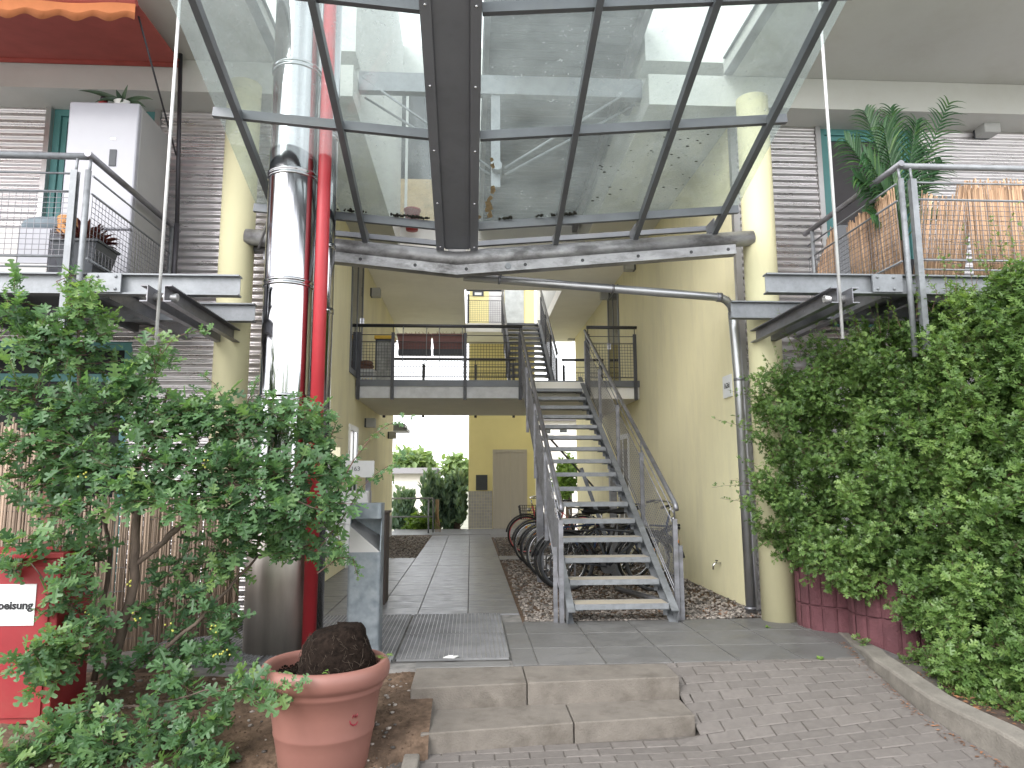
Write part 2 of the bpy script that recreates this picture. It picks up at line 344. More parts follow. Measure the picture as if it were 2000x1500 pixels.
MT['leafR'] = leaf_mat("small hawthorn leaf", (.062, .12, .036), (.14, .235, .07), (.24, .35, .11), .45, .38)
MT['leafT'] = leaf_mat("tree leaf", (.12, .18, .08), (.21, .30, .13), (.32, .41, .19), .4)
MT['leafB'] = leaf_mat("bright shrub leaf", (.07, .13, .03), (.13, .22, .045), (.22, .32, .07), .35)
MT['conif'] = leaf_mat("conifer foliage", (.09, .16, .12), (.16, .25, .185), (.26, .35, .23), .3)
MT['palm'] = leaf_mat("palm leaf", (.02, .06, .025), (.035, .10, .035), (.09, .17, .05), .2, .35)
MT['aloe'] = leaf_mat("aloe leaf", (.03, .055, .035), (.05, .085, .05), (.07, .11, .06), .05, .4)
MT['redleaf'] = leaf_mat("dark red leaf", (.035, .008, .012), (.08, .016, .02), (.14, .06, .035), .15, .4)
MT['wicker'] = mat("wicker basket", (.50, .25, .10), .7, var=.3, scale=40)
MT['bag'] = mat("grey blue cover fabric", (.16, .20, .23), .7, var=.15)
MT['drawer'] = mat("pale drawer front", (.55, .53, .52), .5, var=.06, scale=2, stretch=(1, 1, 6))
MT['yellowlid'] = mat("yellow lid plastic", (.65, .40, .03), .5)
MT['bucket'] = mat("red bucket plastic", (.35, .04, .04), .5)
MT['flowerbox'] = mat("brown red flower box", (.17, .07, .062), .6)
MT['bounce_street'] = mat("pale bounce concrete", (.50, .49, .47), .9, var=.12, scale=3)
MT['asphalt'] = mat("distant ground", (.22, .22, .17), .95, var=.3, scale=.6)
MT['moss'] = mat("dark moss debris", (.018, .017, .012), .95, var=.5, scale=30)
MT['rust'] = mat("rust and dropping stain", (.36, .27, .15), .8, var=.5, scale=30)
# ================================================================== ground
def grid_mesh(xs, ys, zf):
    m = MB(); nx, ny = len(xs), len(ys)
    vs = [(x, y, zf(x, y)) for y in ys for x in xs]
    fs = [(j*nx+i, j*nx+i+1, (j+1)*nx+i+1, (j+1)*nx+i) for j in range(ny-1) for i in range(nx-1)]
    m.add(vs, fs, .5, True); return m
def vnoise(x, y, s=1.0):
    x *= s; y *= s
    return (math.sin(x*1.7+y*2.3)+math.sin(x*3.1-y*1.3+1.7)+math.sin(x*5.3+y*4.1+.6)*.6+math.sin(-x*7.7+y*9.1)*.4)/3

m = MB(); m.box(-400, 400, -300, 900, -3.2, -3.0); structure(m.build("ground", MT['asphalt']))
m = MB(); m.box(-40, 40, -45, 2.2, -3.0, -.36); structure(m.build("bounce_street", MT['bounce_street']))  # unseen street added behind the viewer, pale to bounce light onto the soffits
# body below platform
m = MB(); m.box(-2.1, 3.12, 5.36, 18.2, -3.0, -.012); structure(m.build("platform_base", MT['mortar']))
m = MB(); m.box(-9, -2.1, 5.6, 9, -3.0, -.03); m.box(3.12, 9, 5.6, 9, -3.0, -.05); structure(m.build("terrace_ground", MT['joint']))

def pave_z(x, y):
    base = -.262 - .02 * max(0, 4.2 - y)
    t = max(0.0, min(1.0, (x - 1.405) / .03))
    if y > 4.45:
        ramp = -.262 + .264 * min(1, (y - 4.48) / .87)
    else: ramp = base
    x2 = max(0.0, min(1.0, (x - 1.45) / 1.5))
    ramp2 = -.265 + .265 * max(0, min(1, (y - 3.6) / 1.75))
    r = ramp * (1 - x2) + max(ramp, ramp2) * x2
    return base * (1 - t) + r * t

KP = []
for (px_, py_) in ((1640, 1238), (1700, 1300), (1760, 1352), (1816, 1400), (1877, 1439), (1959, 1487), (2050, 1548), (2150, 1630)):
    zz = -.2
    for _ in range(12): q = at(px_, py_, Z=zz); zz = pave_z(min(q.x, 2.9), q.y)
    KP.append((q.y, q.x))
KP = [(7.2, 3.22), (6.6, 3.22)] + KP; KP.sort()
KP = [(0.5, KP[0][1] - .15)] + KP
def kerb_x(y): return float(np.interp(y, [k[0] for k in KP], [k[1] for k in KP]))
m = MB(); sub = grid_mesh(np.linspace(-1.4, 4.4, 80), np.linspace(-6, 5.36, 120), lambda x, y: min(pave_z(x - .08, y), pave_z(x + .08, y), pave_z(x, y)) - .007 - (.12 if y > 5.3 and x < 1.4 else 0))
structure(sub.build("paving_joints", MT['joint']))
m = MB(); bl, bw, g = .205, .102, .0028
row = 0; y = 1.6
while y < 5.335:
    x = -1.3 + (row % 2) * bl / 2 + random.uniform(-.012, .012) + row * .004
    yy1 = min(y + bw, 5.335)
    while x < 3.3:
        x0, x1 = x, x + bl
        x1 = min(x1, kerb_x(y) - .01)
        if y > 4.52 and x0 < 1.43: x0 = 1.43
        if x1 - x0 > .018 and not (x1 < -.32 + .1 * math.sin(y * 9) and y > 2.9):
            hx = random.uniform(-.0016, .0016); hy = random.uniform(-.0016, .0016); ht = random.uniform(-.001, .0012); c = .0045
            P = []
            for (ax, ay, dz) in ((x0+g, y+g, -.007), (x1-g, y+g, -.007), (x1-g, yy1-g, -.007), (x0+g, yy1-g, -.007),
                                 (x0+g+c, y+g+c, 0), (x1-g-c, y+g+c, 0), (x1-g-c, yy1-g-c, 0), (x0+g+c, yy1-g-c, 0)):
                sk = (ax - 1.0) * .035
                P.append((ax, ay + sk, pave_z(ax, ay + sk) + dz + (hx if ax > x + bl/2 else -hx) + (hy if ay > y + bw/2 else -hy) + ht))
            m.add(P, [(4,5,6,7), (0,1,5,4), (1,2,6,5), (2,3,7,6), (3,0,4,7)])
        x += bl
    y += bw; row += 1
structure(m.build("paving", MT['paver']))

# soil bed on the left
def soil_z(x, y):
    z = -.275 + .235 * max(0, min(1, (y - 4.15) / 1.15)) + .07 * max(0, min(1, (x + .75) / .3)) * max(0, min(1, (y - 4.3) / .15)) * max(0, min(1, (5.2 - y) / .3))
    z += .10 * max(0, min(1, (-x - 1.6) / 1.2)) * max(0, min(1, (5.4 - y)))
    return z + .018 * vnoise(x, y, 2.2) + .006 * vnoise(x, y, 9)
m = grid_mesh(np.concatenate([np.linspace(-9, -1.6, 70), np.linspace(-1.55, -.24, 70)]), np.linspace(.5, 5.62, 120), lambda x, y: soil_z(x, y) - (.16 * max(0, (x + .50) / .2) if (x > -.50 and y < 4.33) else 0))
structure(m.build("soil_bed", MT['soil']))
m = grid_mesh(np.linspace(2.4, 9, 120), np.linspace(.5, 7.2, 90), lambda x, y: -.10 + .07 * min(1, max(0, (y - 4) / 3)) + .03 * vnoise(x, y, 3) - (.35 if x < kerb_x(y) + .09 else 0))
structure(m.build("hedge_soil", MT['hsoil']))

def pebbles(name, n, sampler, size, zf, material, kind='stuff', flat=.62):
    ico = [(0,0,1),(.894,0,.447),(.276,.851,.447),(-.724,.526,.447),(-.724,-.526,.447),(.276,-.851,.447),
           (.724,.526,-.447),(-.276,.851,-.447),(-.894,0,-.447),(-.276,-.851,-.447),(.724,-.526,-.447),(0,0,-1)]
    fc = [(0,1,2),(0,2,3),(0,3,4),(0,4,5),(0,5,1),(1,6,2),(2,7,3),(3,8,4),(4,9,5),(5,10,1),(2,6,7),(3,7,8),(4,8,9),(5,9,10),(1,10,6),(6,11,7),(7,11,8),(8,11,9),(9,11,10),(10,11,6)]
    m = MB(); ic = np.array(ico)
    for _ in range(n):
        x, y = sampler(); s = random.uniform(*size); a = random.random() * 6.28
        p = ic * np.array([s * random.uniform(.8, 1.35), s * random.uniform(.7, 1.0), s * flat * random.uniform(.8, 1.1)])
        ca, sa = math.cos(a), math.sin(a)
        q = np.stack([p[:,0]*ca - p[:,1]*sa + x, p[:,0]*sa + p[:,1]*ca + y, p[:,2] + zf(x, y) + s * .2], 1)
        m.add(q.tolist(), fc, None, True)
    o = m.build(name, material); o["kind"] = kind; return o
pebbles("soil_stones", 330, lambda: (random.uniform(-2.6, -.4), random.uniform(3.6, 5.35)), (.006, .018), soil_z, MT['pebble'])
pebbles("soil_crumbs", 3800, lambda: (random.uniform(-2.6, -.33), random.uniform(3.5, 5.4)), (.003, .008), soil_z, MT['soil'])

# platform slabs (0.5 m grid) and the darker smooth walkway
def slab(m, x0, x1, y0, y1, z=0.0, g=.004, c=.003, th=.012):
    d = random.uniform(-.0012, .0012)
    P = []
    for (ax, ay, dz) in ((x0+g,y0+g,-th),(x1-g,y0+g,-th),(x1-g,y1-g,-th),(x0+g,y1-g,-th),(x0+g+c,y0+g+c,0),(x1-g-c,y0+g+c,0),(x1-g-c,y1-g-c,0),(x0+g+c,y1-g-c,0)):
        P.append((ax, ay, z + d + dz))
    m.add(P, [(4,5,6,7),(0,1,5,4),(1,2,6,5),(2,3,7,6),(3,0,4,7)])
m = MB()
for i in range(6):
    for j, (ya, yb) in enumerate(((5.36, 5.88), (5.88, 6.42), (6.42, 6.96))):
        xa = .50 + i * .5; xb = xa + .5
        if xa > 3.2: continue
        slab(m, xa, min(xb, 3.27), ya, yb)
for j, (ya, yb) in enumerate(((5.36, 5.88), (5.88, 6.42), (6.42, 6.96))): slab(m, .31, .50, ya, yb)
slab(m, -.4, .30, 5.345, 5.50)
slab(m, .31, 1.42, 5.352, 5.36 + .001)
structure(m.build("platform_slabs", MT['slab']))
m = MB()
for k in range(27):
    ya = 6.96 + .42 * k + (.36 if False else 0); yb = ya + .42
    if yb > 17.9: break
    for xa, xb in ((-.53, -.02), (-.02, .50)):
        if ya < 7.35: 
            if xa < 0: continue
            slab(m, .32, .5, ya, yb); continue
        slab(m, xa, xb, ya, yb, g=.003)
    slab(m, -.95, -.53, max(ya, 7.36), yb, g=.003) if ya > 7.0 else None
    if ya < 12.6 and ya > 7.0:
        slab(m, -1.45, -.95, ya, yb); slab(m, -1.945, -1.45, ya, yb)
for xa in (.50, 1.0, 1.5): slab(m, xa, xa + .5, 12.35, 12.95)
for i in range(5): slab(m, .5 + i * .48, .98 + i * .48, 17.2, 18.15)
structure(m.build("walkway_slabs", MT['walk']))
m = MB(); m.box(-2.1, 1.9, 18.2, 20.3, -3, -.003); structure(m.build("lift_forecourt", MT['walk']))

def gv_r():
    while True:
        x, y = random.uniform(.54, 2.9), 6.98 + 10.2 * random.random() ** 1.6
        if not (12.33 < y < 12.97): return x, y
m = MB(); m.box(.5, 2.92, 6.97, 17.2, -.012, -.008); m.box(-1.95, -.95, 12.7, 18.1, -.012, -.008); structure(m.build("gravel_base", MT['soil']))
pebbles("gravel_strip_by_stairs", 9000, gv_r, (.011, .024), lambda x, y: -.006 + .012 * max(0, min(1, (x - 2.2) / .6)), MT['pebble'])
pebbles("gravel_strip_by_wall", 2600, lambda: (random.uniform(-1.93, -.97), 12.75 + 5.2 * random.random() ** 1.4), (.012, .026), lambda x, y: -.006, MT['pebble'])
# dead leaves on gravel under the stair and beside the kerb
m = MB()
def litter(m, x, y, z, s):
    a = random.random() * 6.28; c, q = math.cos(a) * s, math.sin(a) * s; u = random.uniform(.2, .6)
    m.add([(x-c, y-q, z), (x+q*u, y-c*u, z + s*.3*random.random()), (x+c, y+q, z + s*.2), (x-q*u, y+c*u, z + s*.4*random.random())], [(0,1,2,3)])
for _ in range(420): litter(m, random.uniform(1.0, 2.9), 6.98 + random.random() ** 2 * 2.2, .012 + random.random() * .008, random.uniform(.008, .022))
for _ in range(260):
    y = random.uniform(3.4, 5.9); x = kerb_x(y) - .03 - abs(random.gauss(0, .035)); litter(m, x, y, pave_z(x, y) + .006, random.uniform(.006, .016))
for _ in range(60): litter(m, random.uniform(-.5, -.2), random.uniform(4.1, 4.45), -.285, random.uniform(.008, .02))
for _ in range(900):
    y = random.uniform(3.0, 6.2); x = kerb_x(y) + .15 + random.random() ** 1.5 * .5; litter(m, x, y, -.10 + .07 * min(1, max(0, (y - 4) / 3)) + .035 * vnoise(x, y, 3) + .012 + random.random() * .01, random.uniform(.008, .024))
o = m.build("fallen_leaves", MT['rust_leaf']); o["kind"] = 'stuff'

# ================================================================== concrete step blocks
def step_block(x0, x1, yf0, yf1, yb, zt, zb, label):
    m = MB(); P = [(x0, yf0), (x1, yf1), (x1, yb), (x0, yb)]
    m.prism([(p[0], p[1], zb) for p in P], (0, 0, zt - zb), .5)
    tag(m.build("step_block", MT['conc'], bevel=.008), label, "step", "concrete step blocks")
step_block(-.385, .378, 4.845, 4.915, 5.34, -.001, -.32, "upper concrete step block on the left, beside the soil bed")
step_block(.385, 1.432, 4.916, 4.985, 5.345, -.001, -.32, "upper concrete step block on the right with stained front, ending at the sloping brick paving")
step_block(-.29, .638, 4.43, 4.56, 4.93, -.145, -.42, "lower concrete step block on the left, one end in the soil near the terracotta pot")
step_block(.645, 1.428, 4.562, 4.645, 4.98, -.145, -.42, "lower concrete step block on the right, front edge blotched with dirt")
# kerbs
m = MB(); ys = np.linspace(1.5, 6.9, 70); vs = []; fs = []
for y in ys:
    x = kerb_x(y); zt = pave_z(min(x, 2.95), y) + float(np.interp(y, [4.0, 5.0, 5.9], [.155, .09, .006])); c = .018
    vs += [(x, y, -.6), (x, y, zt - c), (x + c*.4, y, zt - c*.3), (x + c, y, zt), (x + .135, y, zt + .004), (x + .145, y, zt - .012), (x + .145, y, -.6)]
n = 7
for i in range(len(ys) - 1):
    for k in range(n - 1): fs.append((i*n+k, i*n+k+1, (i+1)*n+k+1, (i+1)*n+k))
m.add(vs, fs, .5, False)
k1 = m.build("concrete_kerb", MT['kerb']); tag(k1, "curved grey concrete kerb along the foot of the big green hedge", "kerb")
m = MB(); m.box(-.375, -.285, 2.4, 4.33, -.5, -.215); tag(m.build("edging_stone", MT['kerb'], bevel=.012), "grey concrete edging stone between soil bed and brick paving, right of terracotta pot", "kerb")

# ================================================================== metal floor gratings and litter
def grating(name, x0, x1, y0, y1, label):
    t = thing(name, label, "floor grate", ((x0+x1)/2, (y0+y1)/2, 0), "metal floor gratings")
    z0, z1 = .003, .018
    m = MB(); m.box(x0, x1, y0, y0+.008, z0, z1); m.box(x0, x1, y1-.008, y1, z0, z1); m.box(x0, x0+.008, y0, y1, z0, z1); m.box(x1-.008, x1, y0, y1, z0, z1)
    m.build("frame", MT['grate'], t)
    m = MB(); n = int((x1-x0)/.0345)
    for i in range(1, n): x = x0 + (x1-x0)*i/n; m.box(x-.0016, x+.0016, y0+.008, y1-.008, z0, z1-.0005, random.random())
    m.build("bearing_bars", MT['alu'], t)
    m = MB(); n = int((y1-y0)/.024)
    for i in range(1, n): y = y0 + (y1-y0)*i/n; m.box(x0+.008, x1-.008, y-.0011, y+.0011, z0+.004, z1-.002)
    m.build("cross_bars", MT['grate'], t)
    return t
grating("floor_grating", -.555, .30, 6.40, 7.33, "metal floor grating panel farther from the steps, joined to the dark walkway")
grating("floor_grating", -.555, .30, 5.52, 6.385, "metal floor grating panel nearest the concrete steps, with a scrap of litter on it")
grating("floor_grating", -1.55, -.575, 5.50, 7.33, "metal floor grating under the galvanised bin and behind the terracotta pot")
grating("floor_grating", -2.55, -1.57, 5.50, 7.33, "metal floor grating at the foot of the steel flue, beside the reed fence")
m = MB(); c = at(880, 1284, Z=.02)
m.prism([(c.x-.055, c.y-.02, .021), (c.x+.03, c.y-.035, .021), (c.x+.06, c.y+.02, .021), (c.x-.02, c.y+.035, .021)], (0, 0, .006))
m.box(c.x-.015, c.x+.02, c.y-.012, c.y+.012, .0275, .034)
tag(m.build("paper_scrap", MT['plaswhite']), "small white crumpled scrap lying on the metal floor grating", "litter")
# ================================================================== buildings
ZS = 5.33      # underside of the upper storey
def corr(m, x0, x1, y, z0, z1, wl=.076, amp=.012):
    n = max(8, int((z1 - z0) / wl * 8)); vs = []; fs = []
    for i in range(n + 1):
        z = z0 + (z1 - z0) * i / n; yy = y + amp * math.sin(2 * math.pi * z / wl); vs += [(x0, yy, z), (x1, yy, z)]
    for i in range(n): fs.append((2*i, 2*i+1, 2*i+3, 2*i+2))
    vs += [(x0, y+.03, z0), (x1, y+.03, z0), (x1, y+.03, z1), (x0, y+.03, z1)]; k = len(vs) - 4
    fs.append((k, k+3, k+2, k+1)); m.add(vs, fs, .5, True)
def rect_frame(m, x0, x1, z0, z1, y0, y1, wdt):
    m.box(x0, x1, y0, y1, z1-wdt, z1); m.box(x0, x1, y0, y1, z0, z0+wdt); m.box(x0, x0+wdt, y0, y1, z0+wdt, z1-wdt); m.box(x1-wdt, x1, y0, y1, z0+wdt, z1-wdt)
def side_frame(m, x0, x1, y0, y1, z0, z1, wdt):
    m.box(x0, x1, y0, y1, z1-wdt, z1); m.box(x0, x1, y0, y1, z0, z0+wdt); m.box(x0, x1, y0, y0+wdt, z0+wdt, z1-wdt); m.box(x0, x1, y1-wdt, y1, z0+wdt, z1-wdt)

def building(side):
    L = side < 0
    t = thing("apartment_building", "left apartment building with ribbed metal cladding, yellow passage wall and white fridge balcony" if L else
              "right apartment building with ribbed metal cladding, yellow passage wall with number plate", "building", (-4 if L else 5, 8, 0))
    xi = -1.95 if L else 2.92; xo = -9.0 if L else 9.5; s = -1 if L else 1
    xe = 17.9 if L else 19.4
    # passage wall
    m = MB()
    m.box(xi, xi + s*.2, 7.44, xe, 0, ZS - .002); m.build("passage_wall", MT['yellow'], t)
    m = MB(); m.box(xi + s*.2, xo, xe - .2, xe, 0, 9); m.box(xo, xo + s*.2, 7.44, xe, 0, 9); m.box(xi + s*.26, xo, 7.46, xe - .2, 5.36, 5.5); m.build("outer_wall", MT['yellow'], t)  # last box: unseen slab added to stop skylight leaking behind the cladding
    if L:
        m = MB()
        for j in range(64):
            for k in range(5): m.box(xi, xi + .012, 12.6 + j*.083, 12.679 + j*.083, .008 + k*.1, .104 + k*.1)
        m.build("tile_plinth", MT['tile'], t)
    # window on the balcony
    wx0, wx1 = ((-4.50, -3.42) if L else (3.97, 5.05)); wz0, wz1 = 3.0, 5.329
    m = MB()
    if L:
        corr(m, xo, wx0 - .03, 7.40, 3.0, ZS); corr(m, wx1 + .06, xi - .06, 7.40, 3.0, ZS)
        corr(m, -3.50, xi - .06, 7.40, .0, 2.995, wl=.092, amp=.017); corr(m, xo, -3.48, 7.40, 2.78, 2.995, wl=.092, amp=.017)
    else:
        corr(m, wx1 + .03, xo, 7.40, 3.0, ZS); corr(m, xi + .07, wx0 - .06, 7.40, 3.0, ZS)
        corr(m, xi + .07, xo, 7.40, .0, 2.995, wl=.092, amp=.017)
    m.build("cladding", MT['corr'], t)
    m = MB(); x = xi + s * .03
    m.box(xi - s*.012, xi + s*.055, 7.36, 7.43, 0, ZS); m.build("corner_profile", MT['alu'], t)
    f = MB(); rect_frame(f, wx0, wx1, wz0, wz1, 7.43, 7.50, .07); f.box(wx0+.07, wx1-.07, 7.44, 7.49, wz0+.07, wz0+.10)
    rect_frame(f, wx0+.075, wx1-.075, wz0+.10, wz1-.075, 7.452, 7.488, .055)
    f = f.build("window_frame", MT['teal'], t)
    m = MB(); m.box(wx0+.13, wx1-.13, 7.468, 7.476, wz0+.15, wz1-.13); m.build("pane", MT['glassd'], f)
    m = MB(); m.box(wx0-.055, wx0-.001, 7.37, 7.43, wz0, wz1); m.box(wx1+.001, wx1+.055, 7.37, 7.43, wz0, wz1); m.build("window_trim", MT['alu'], f)
    m = MB(); m.box(wx0, wx1, 7.52, 7.6, wz0, wz1); m.build("dark_room", MT['blind'], t)
    if not L:
        m = MB(); m.box(wx0+.14, wx1-.14, 7.462, 7.467, 4.2, wz1-.14); m.build("insect_screen", MT['blind'], f)
    if L:
        f = MB(); rect_frame(f, -6.2, -3.5, .05, 2.77, 7.42, 7.49, .08); f.box(-4.9, -4.8, 7.43, 7.48, .13, 2.36); f.box(-6.12, -3.58, 7.43, 7.48, 2.36, 2.44); f = f.build("window_frame", MT['teal'], t)
        m = MB(); m.box(-6.12, -3.58, 7.452, 7.46, .12, 2.70); m.build("pane", MT['dimglass'], f)  # near black and carried above the transom, standing in for balcony shade
        m = MB(); m.box(-6.4, -3.49, 7.50, 7.6, 0, 2.80); m.build("dark_room", MT['blind'], t)
    # column
    m = MB(); cx = -2.31 if L else 2.965
    m.lathe((cx, 6.86, 0), [(0, -.02), (.163, -.02), (.163, ZS), (0, ZS)], 40); m.build("column", MT['column'], t)
    # beam, upper storey and overhanging slab
    xu = -1.25 if L else 1.90
    m = MB(); m.box(xo, xu - s*.0, 7.0, 7.43, ZS, 5.68); m.build("fascia_beam", MT['plaster'], t)
    m = MB(); m.box(xi + s*.25, xu, 7.44, 20.0, ZS, 9.2); m.box(xo, xu, 7.1, 7.43, 5.90, 9.2); m.build("upper_storey", MT['white'], t)
    xs = -2.0 if L else 2.75
    m = MB(); m.box(xo, xs, 4.7, 7.05, 5.685, 5.895); m.build("upper_balcony_slab", MT['plaster'], t)
    m = MB(); m.ibeam((xs + s*.02, 4.4, 5.78), (xs + s*.02, 6.98, 5.78), .2, .1); m.build("slab_edge_beam", MT['galv'], t)
    # doors in the passage wall
    def door(y0, y1, z0, z1, grey):
        f = MB(); side_frame(f, xi - s*.02, xi - s*.001, y0, y1, z0, z1, .09); f.box(xi - s*.02, xi - s*.001, (y0+y1)/2-.03, (y0+y1)/2+.03, z0+.09, z1-.09)
        f = f.build("door_frame", MT['frame'] if grey else MT['plaswhite'], t)
        q = MB(); q.box(xi - s*.012, xi - s*.001, y0+.09, (y0+y1)/2-.03, z0+.09, z1-.09); q.box(xi - s*.012, xi - s*.001, (y0+y1)/2+.03, y1-.09, z0+.09, z1-.09)
        q.build("door_pane", MT['frostglass'] if False else MT['glassd'], f)
        q = MB(); q.box(xi - s*.05, xi - s*.022, y1-.09, y1-.06, z0+1.0, z0+1.14); q.build("door_handle", MT['chrome'], f)
    if L: door(11.3, 12.5, 3.07, 5.25, True); door(11.4, 12.3, .0, 2.25, False)
    else: door(13.5, 14.6, 3.07, 5.2, True); door(12.9, 13.9, .05, 2.2, False)
    return t
BL = building(-1); BR = building(1)

# wall lamps: box lamps with dark back plate
def wall_lamp(c, n, label, s=.17):
    """c centre of the back on the wall, n outward normal"""
    n = Vector(n); t = thing("wall_lamp", label, "wall lamp", tuple(c), "square wall lamps")
    u = n.cross(Vector((0, 0, 1)))
    m = MB(); m.bar(Vector(c) , Vector(c) + n * .03, s * .9, s * .95); m.build("back_plate", MT['darkgrey'], t)
    m = MB(); m.bar(Vector(c) + n * .031, Vector(c) + n * .19, s, s); m.build("housing", MT['lamp'], t, bevel=.008)
    return t
wall_lamp(at(1915, 258, Y=7.385), (0, -1, 0), "grey box lamp on ribbed cladding above the right balcony", .19)
wall_lamp(at(724, 572, X=-1.95), (1, 0, 0), "square wall lamp at upper left of the passage above the bridge landing")
wall_lamp(at(1240, 520, X=2.92), (-1, 0, 0), "square wall lamp high on the right passage wall just under the canopy pipe")
wall_lamp(at(1190, 577, X=2.92), (-1, 0, 0), "square wall lamp on the right wall above the first floor landing door")
wall_lamp(at(1122, 659, X=2.92), (-1, 0, 0), "small far wall lamp on the right wall behind the upper stairs")
wall_lamp(at(713, 826, X=-1.95), (1, 0, 0), "square wall lamp at ground level on the left wall beneath the bridge, nearer one")
wall_lamp(at(758, 850, X=-1.95), (1, 0, 0), "square wall lamp at the far end of the left ground floor wall, against the sky")

# slabs and ceilings between the buildings
t = thing("upper_gallery", "beige concrete gallery of the upper floor spanning the passage, with stair opening", "gallery", (.5, 13, 5.3))
m = MB(); m.box(-1.945, 2.915, 12.0, 14.40, ZS-.03, 5.54); m.box(-1.945, -.15, 14.401, 19.6, ZS-.03, 5.54); m.box(1.90, 2.915, 14.401, 19.9, ZS-.03, 5.54); m.box(-.149, 1.899, 18.62, 20.28, ZS-.03, 5.54)
m.build("slab", MT['ceiling'], t)
m = MB(); m.box(-1.25, 1.9, 12.0, 12.2, 5.545, 9.2); m.build("front_wall", MT['white'], t)
def zat(py, Y): return at(900, py, Y=Y).z
def xat(px, Y): return at(px, 300, Y=Y).x
a, b, zt, zl = xat(772, 11.99), xat(858, 11.99), 8.4, zat(440, 11.95)
m = MB(); rect_frame(m, a, b + .6, zl, zt, 11.93, 11.995, .06); m.box(xat(792, 11.96), xat(797, 11.96), 11.92, 11.99, zl + .06, zt - .06)
f = m.build("window_frame", MT['plaswhite'], t)
m = MB(); m.box(a + .06, b + .54, 11.955, 11.965, zat(352, 11.96), zt - .06); m.build("pane", MT['glassd'], f)
m = MB(); m.box(a + .06, b + .54, 11.95, 11.97, zl + .06, zat(352, 11.96)); m.build("lower_panel", MT['wicker'] if False else mat("cream panel", (.62, .47, .28), .7), f)
# dark corrugated deck high above, seen through the glass
t = thing("upper_landing_deck", "dark corrugated steel deck underside seen through the glass canopy, on galvanised beam", "deck", (1, 9, 5.7))
m = MB(); n = 300; vs = []; fs = []
for i in range(n + 1):
    y = 5.5 + (11.95 - 5.5) * i / n; zc0 = 5.80 + .085 * (11.95 - y); z = zc0 + .02 * math.sin(2 * math.pi * y / .14); vs += [(.12, y, z), (1.88, y, z), (.12, y, zc0 + .1), (1.88, y, zc0 + .1)]
for i in range(n):
    k = 4 * i; fs += [(k, k+4, k+5, k+1), (k+2, k+3, k+7, k+6), (k, k+2, k+6, k+4), (k+1, k+5, k+7, k+3)]
m.add(vs, fs, .5, True); m.build("corrugated_deck", MT['corrdark'], t)
m = MB(); m.ibeam((-1.24, 7.34, 5.68), (1.9, 7.34, 5.68), .22, .10, chan=1); m.build("edge_beam", MT['galv'], t)
m = MB(); m.bar((.16, 5.6, 6.27), (.16, 11.9, 5.75), .06, .16); m.build("side_beam", MT['galvw'], t); m = MB(); m.bar((1.81, 5.6, 6.27), (1.81, 11.9, 5.75), .08, .16); m.build("side_beam", MT['galvw'], t)
m = MB(); m.bar((.26, 7.34, 5.57), (.26, 7.34, 4.50), .10, .05, (0, 1, 0)); m.build("hanger_plate", MT['galv'], t)
m = MB(); m.tube([(1.86, 7.30, 5.74), (1.86, 7.9, 5.74)], .055, 16); m.build("tube_stub", MT['galv'], t)
for p0, p1 in (((1.86, 7.3, 5.72), (.36, 7.32, 4.72)), ((1.86, 7.5, 5.60), (.36, 7.36, 4.66)), ((-1.2, 7.3, 5.72), (.2, 7.32, 4.72)), ((-1.2, 7.5, 5.6), (.2, 7.36, 4.66))):
    m = MB(); m.tube([p0, p1], .014, 8); m.build("tie_rod", MT['galv'], t)
m = MB(); m.tube([(.27, 7.2, 4.70), (.27, 7.5, 4.70)], .055, 16); m.build("node_pin", MT['galv'], t)
o = MB(); p = at(805, 425, Y=11.6); o.lathe((p.x, 11.6, 5.55), [(0, 0), (.10, 0), (.13, .34), (.145, .34), (.145, .37), (0, .37)], 20)
tag(o.build("bucket", MT['bucket']), "dim red bucket standing at the upper window, seen through the glass canopy", "bucket")

# ================================================================== lift shaft
YL = 20.3
t = thing("lift_shaft", "yellow lift shaft at the far end of the passage with beige door and tiled base", "lift shaft", (.9, YL + 1, 0))
m = MB(); m.box(-.06, 1.86, YL, YL + 2.0, 0, 9.5); m.build("wall", MT['yellowlift'], t)
m = MB()
for i in range(9):
    for k in range(12): m.box(-.058 + i*.0755, -.058 + i*.0755 + .071, YL - .012, YL - .001, .01 + k*.087, .01 + k*.087 + .083)
m.build("tile_base", MT['tile'], t)
m = MB(); rect_frame(m, .63, 1.61, .0, 2.22, YL - .05, YL - .001, .08); f = m.build("door_frame", MT['door'], t)
m = MB(); m.box(.71, 1.13, YL - .03, YL - .002, .08, 2.14); m.box(1.134, 1.53, YL - .03, YL - .002, .08, 2.14); m.build("door_leaf", MT['door'], f)
m = MB(); p0 = at(929.5, 957.5, Y=YL); p1 = at(952, 927.5, Y=YL); m.box(p0.x, p1.x, YL - .03, YL - .001, p0.z, p1.z); m.build("call_panel", MT['darkgrey'], t)
m = MB(); m.box(xat(985, YL), xat(1021, YL), YL - .04, YL - .001, 5.56, 7.9); f = m.build("upper_door", mat("pale steel door", (.45, .47, .47), .35, .4), t)
m = MB(); m.box(xat(955, YL), xat(984, YL), YL - .02, YL - .001, 5.56, 8.2); m.build("side_panel", MT['alu'], t)
m = MB(); m.box(xat(924, YL), xat(945, YL), YL - .03, YL - .001, zat(578, YL), zat(561, YL)); f = m.build("upper_plate", MT['darkgrey'], t)
m = MB(); m.box(xat(928, YL), xat(941, YL), YL - .034, YL - .031, zat(576.5, YL), zat(571.5, YL)); m.build("plate_label", MT['sign'], f)

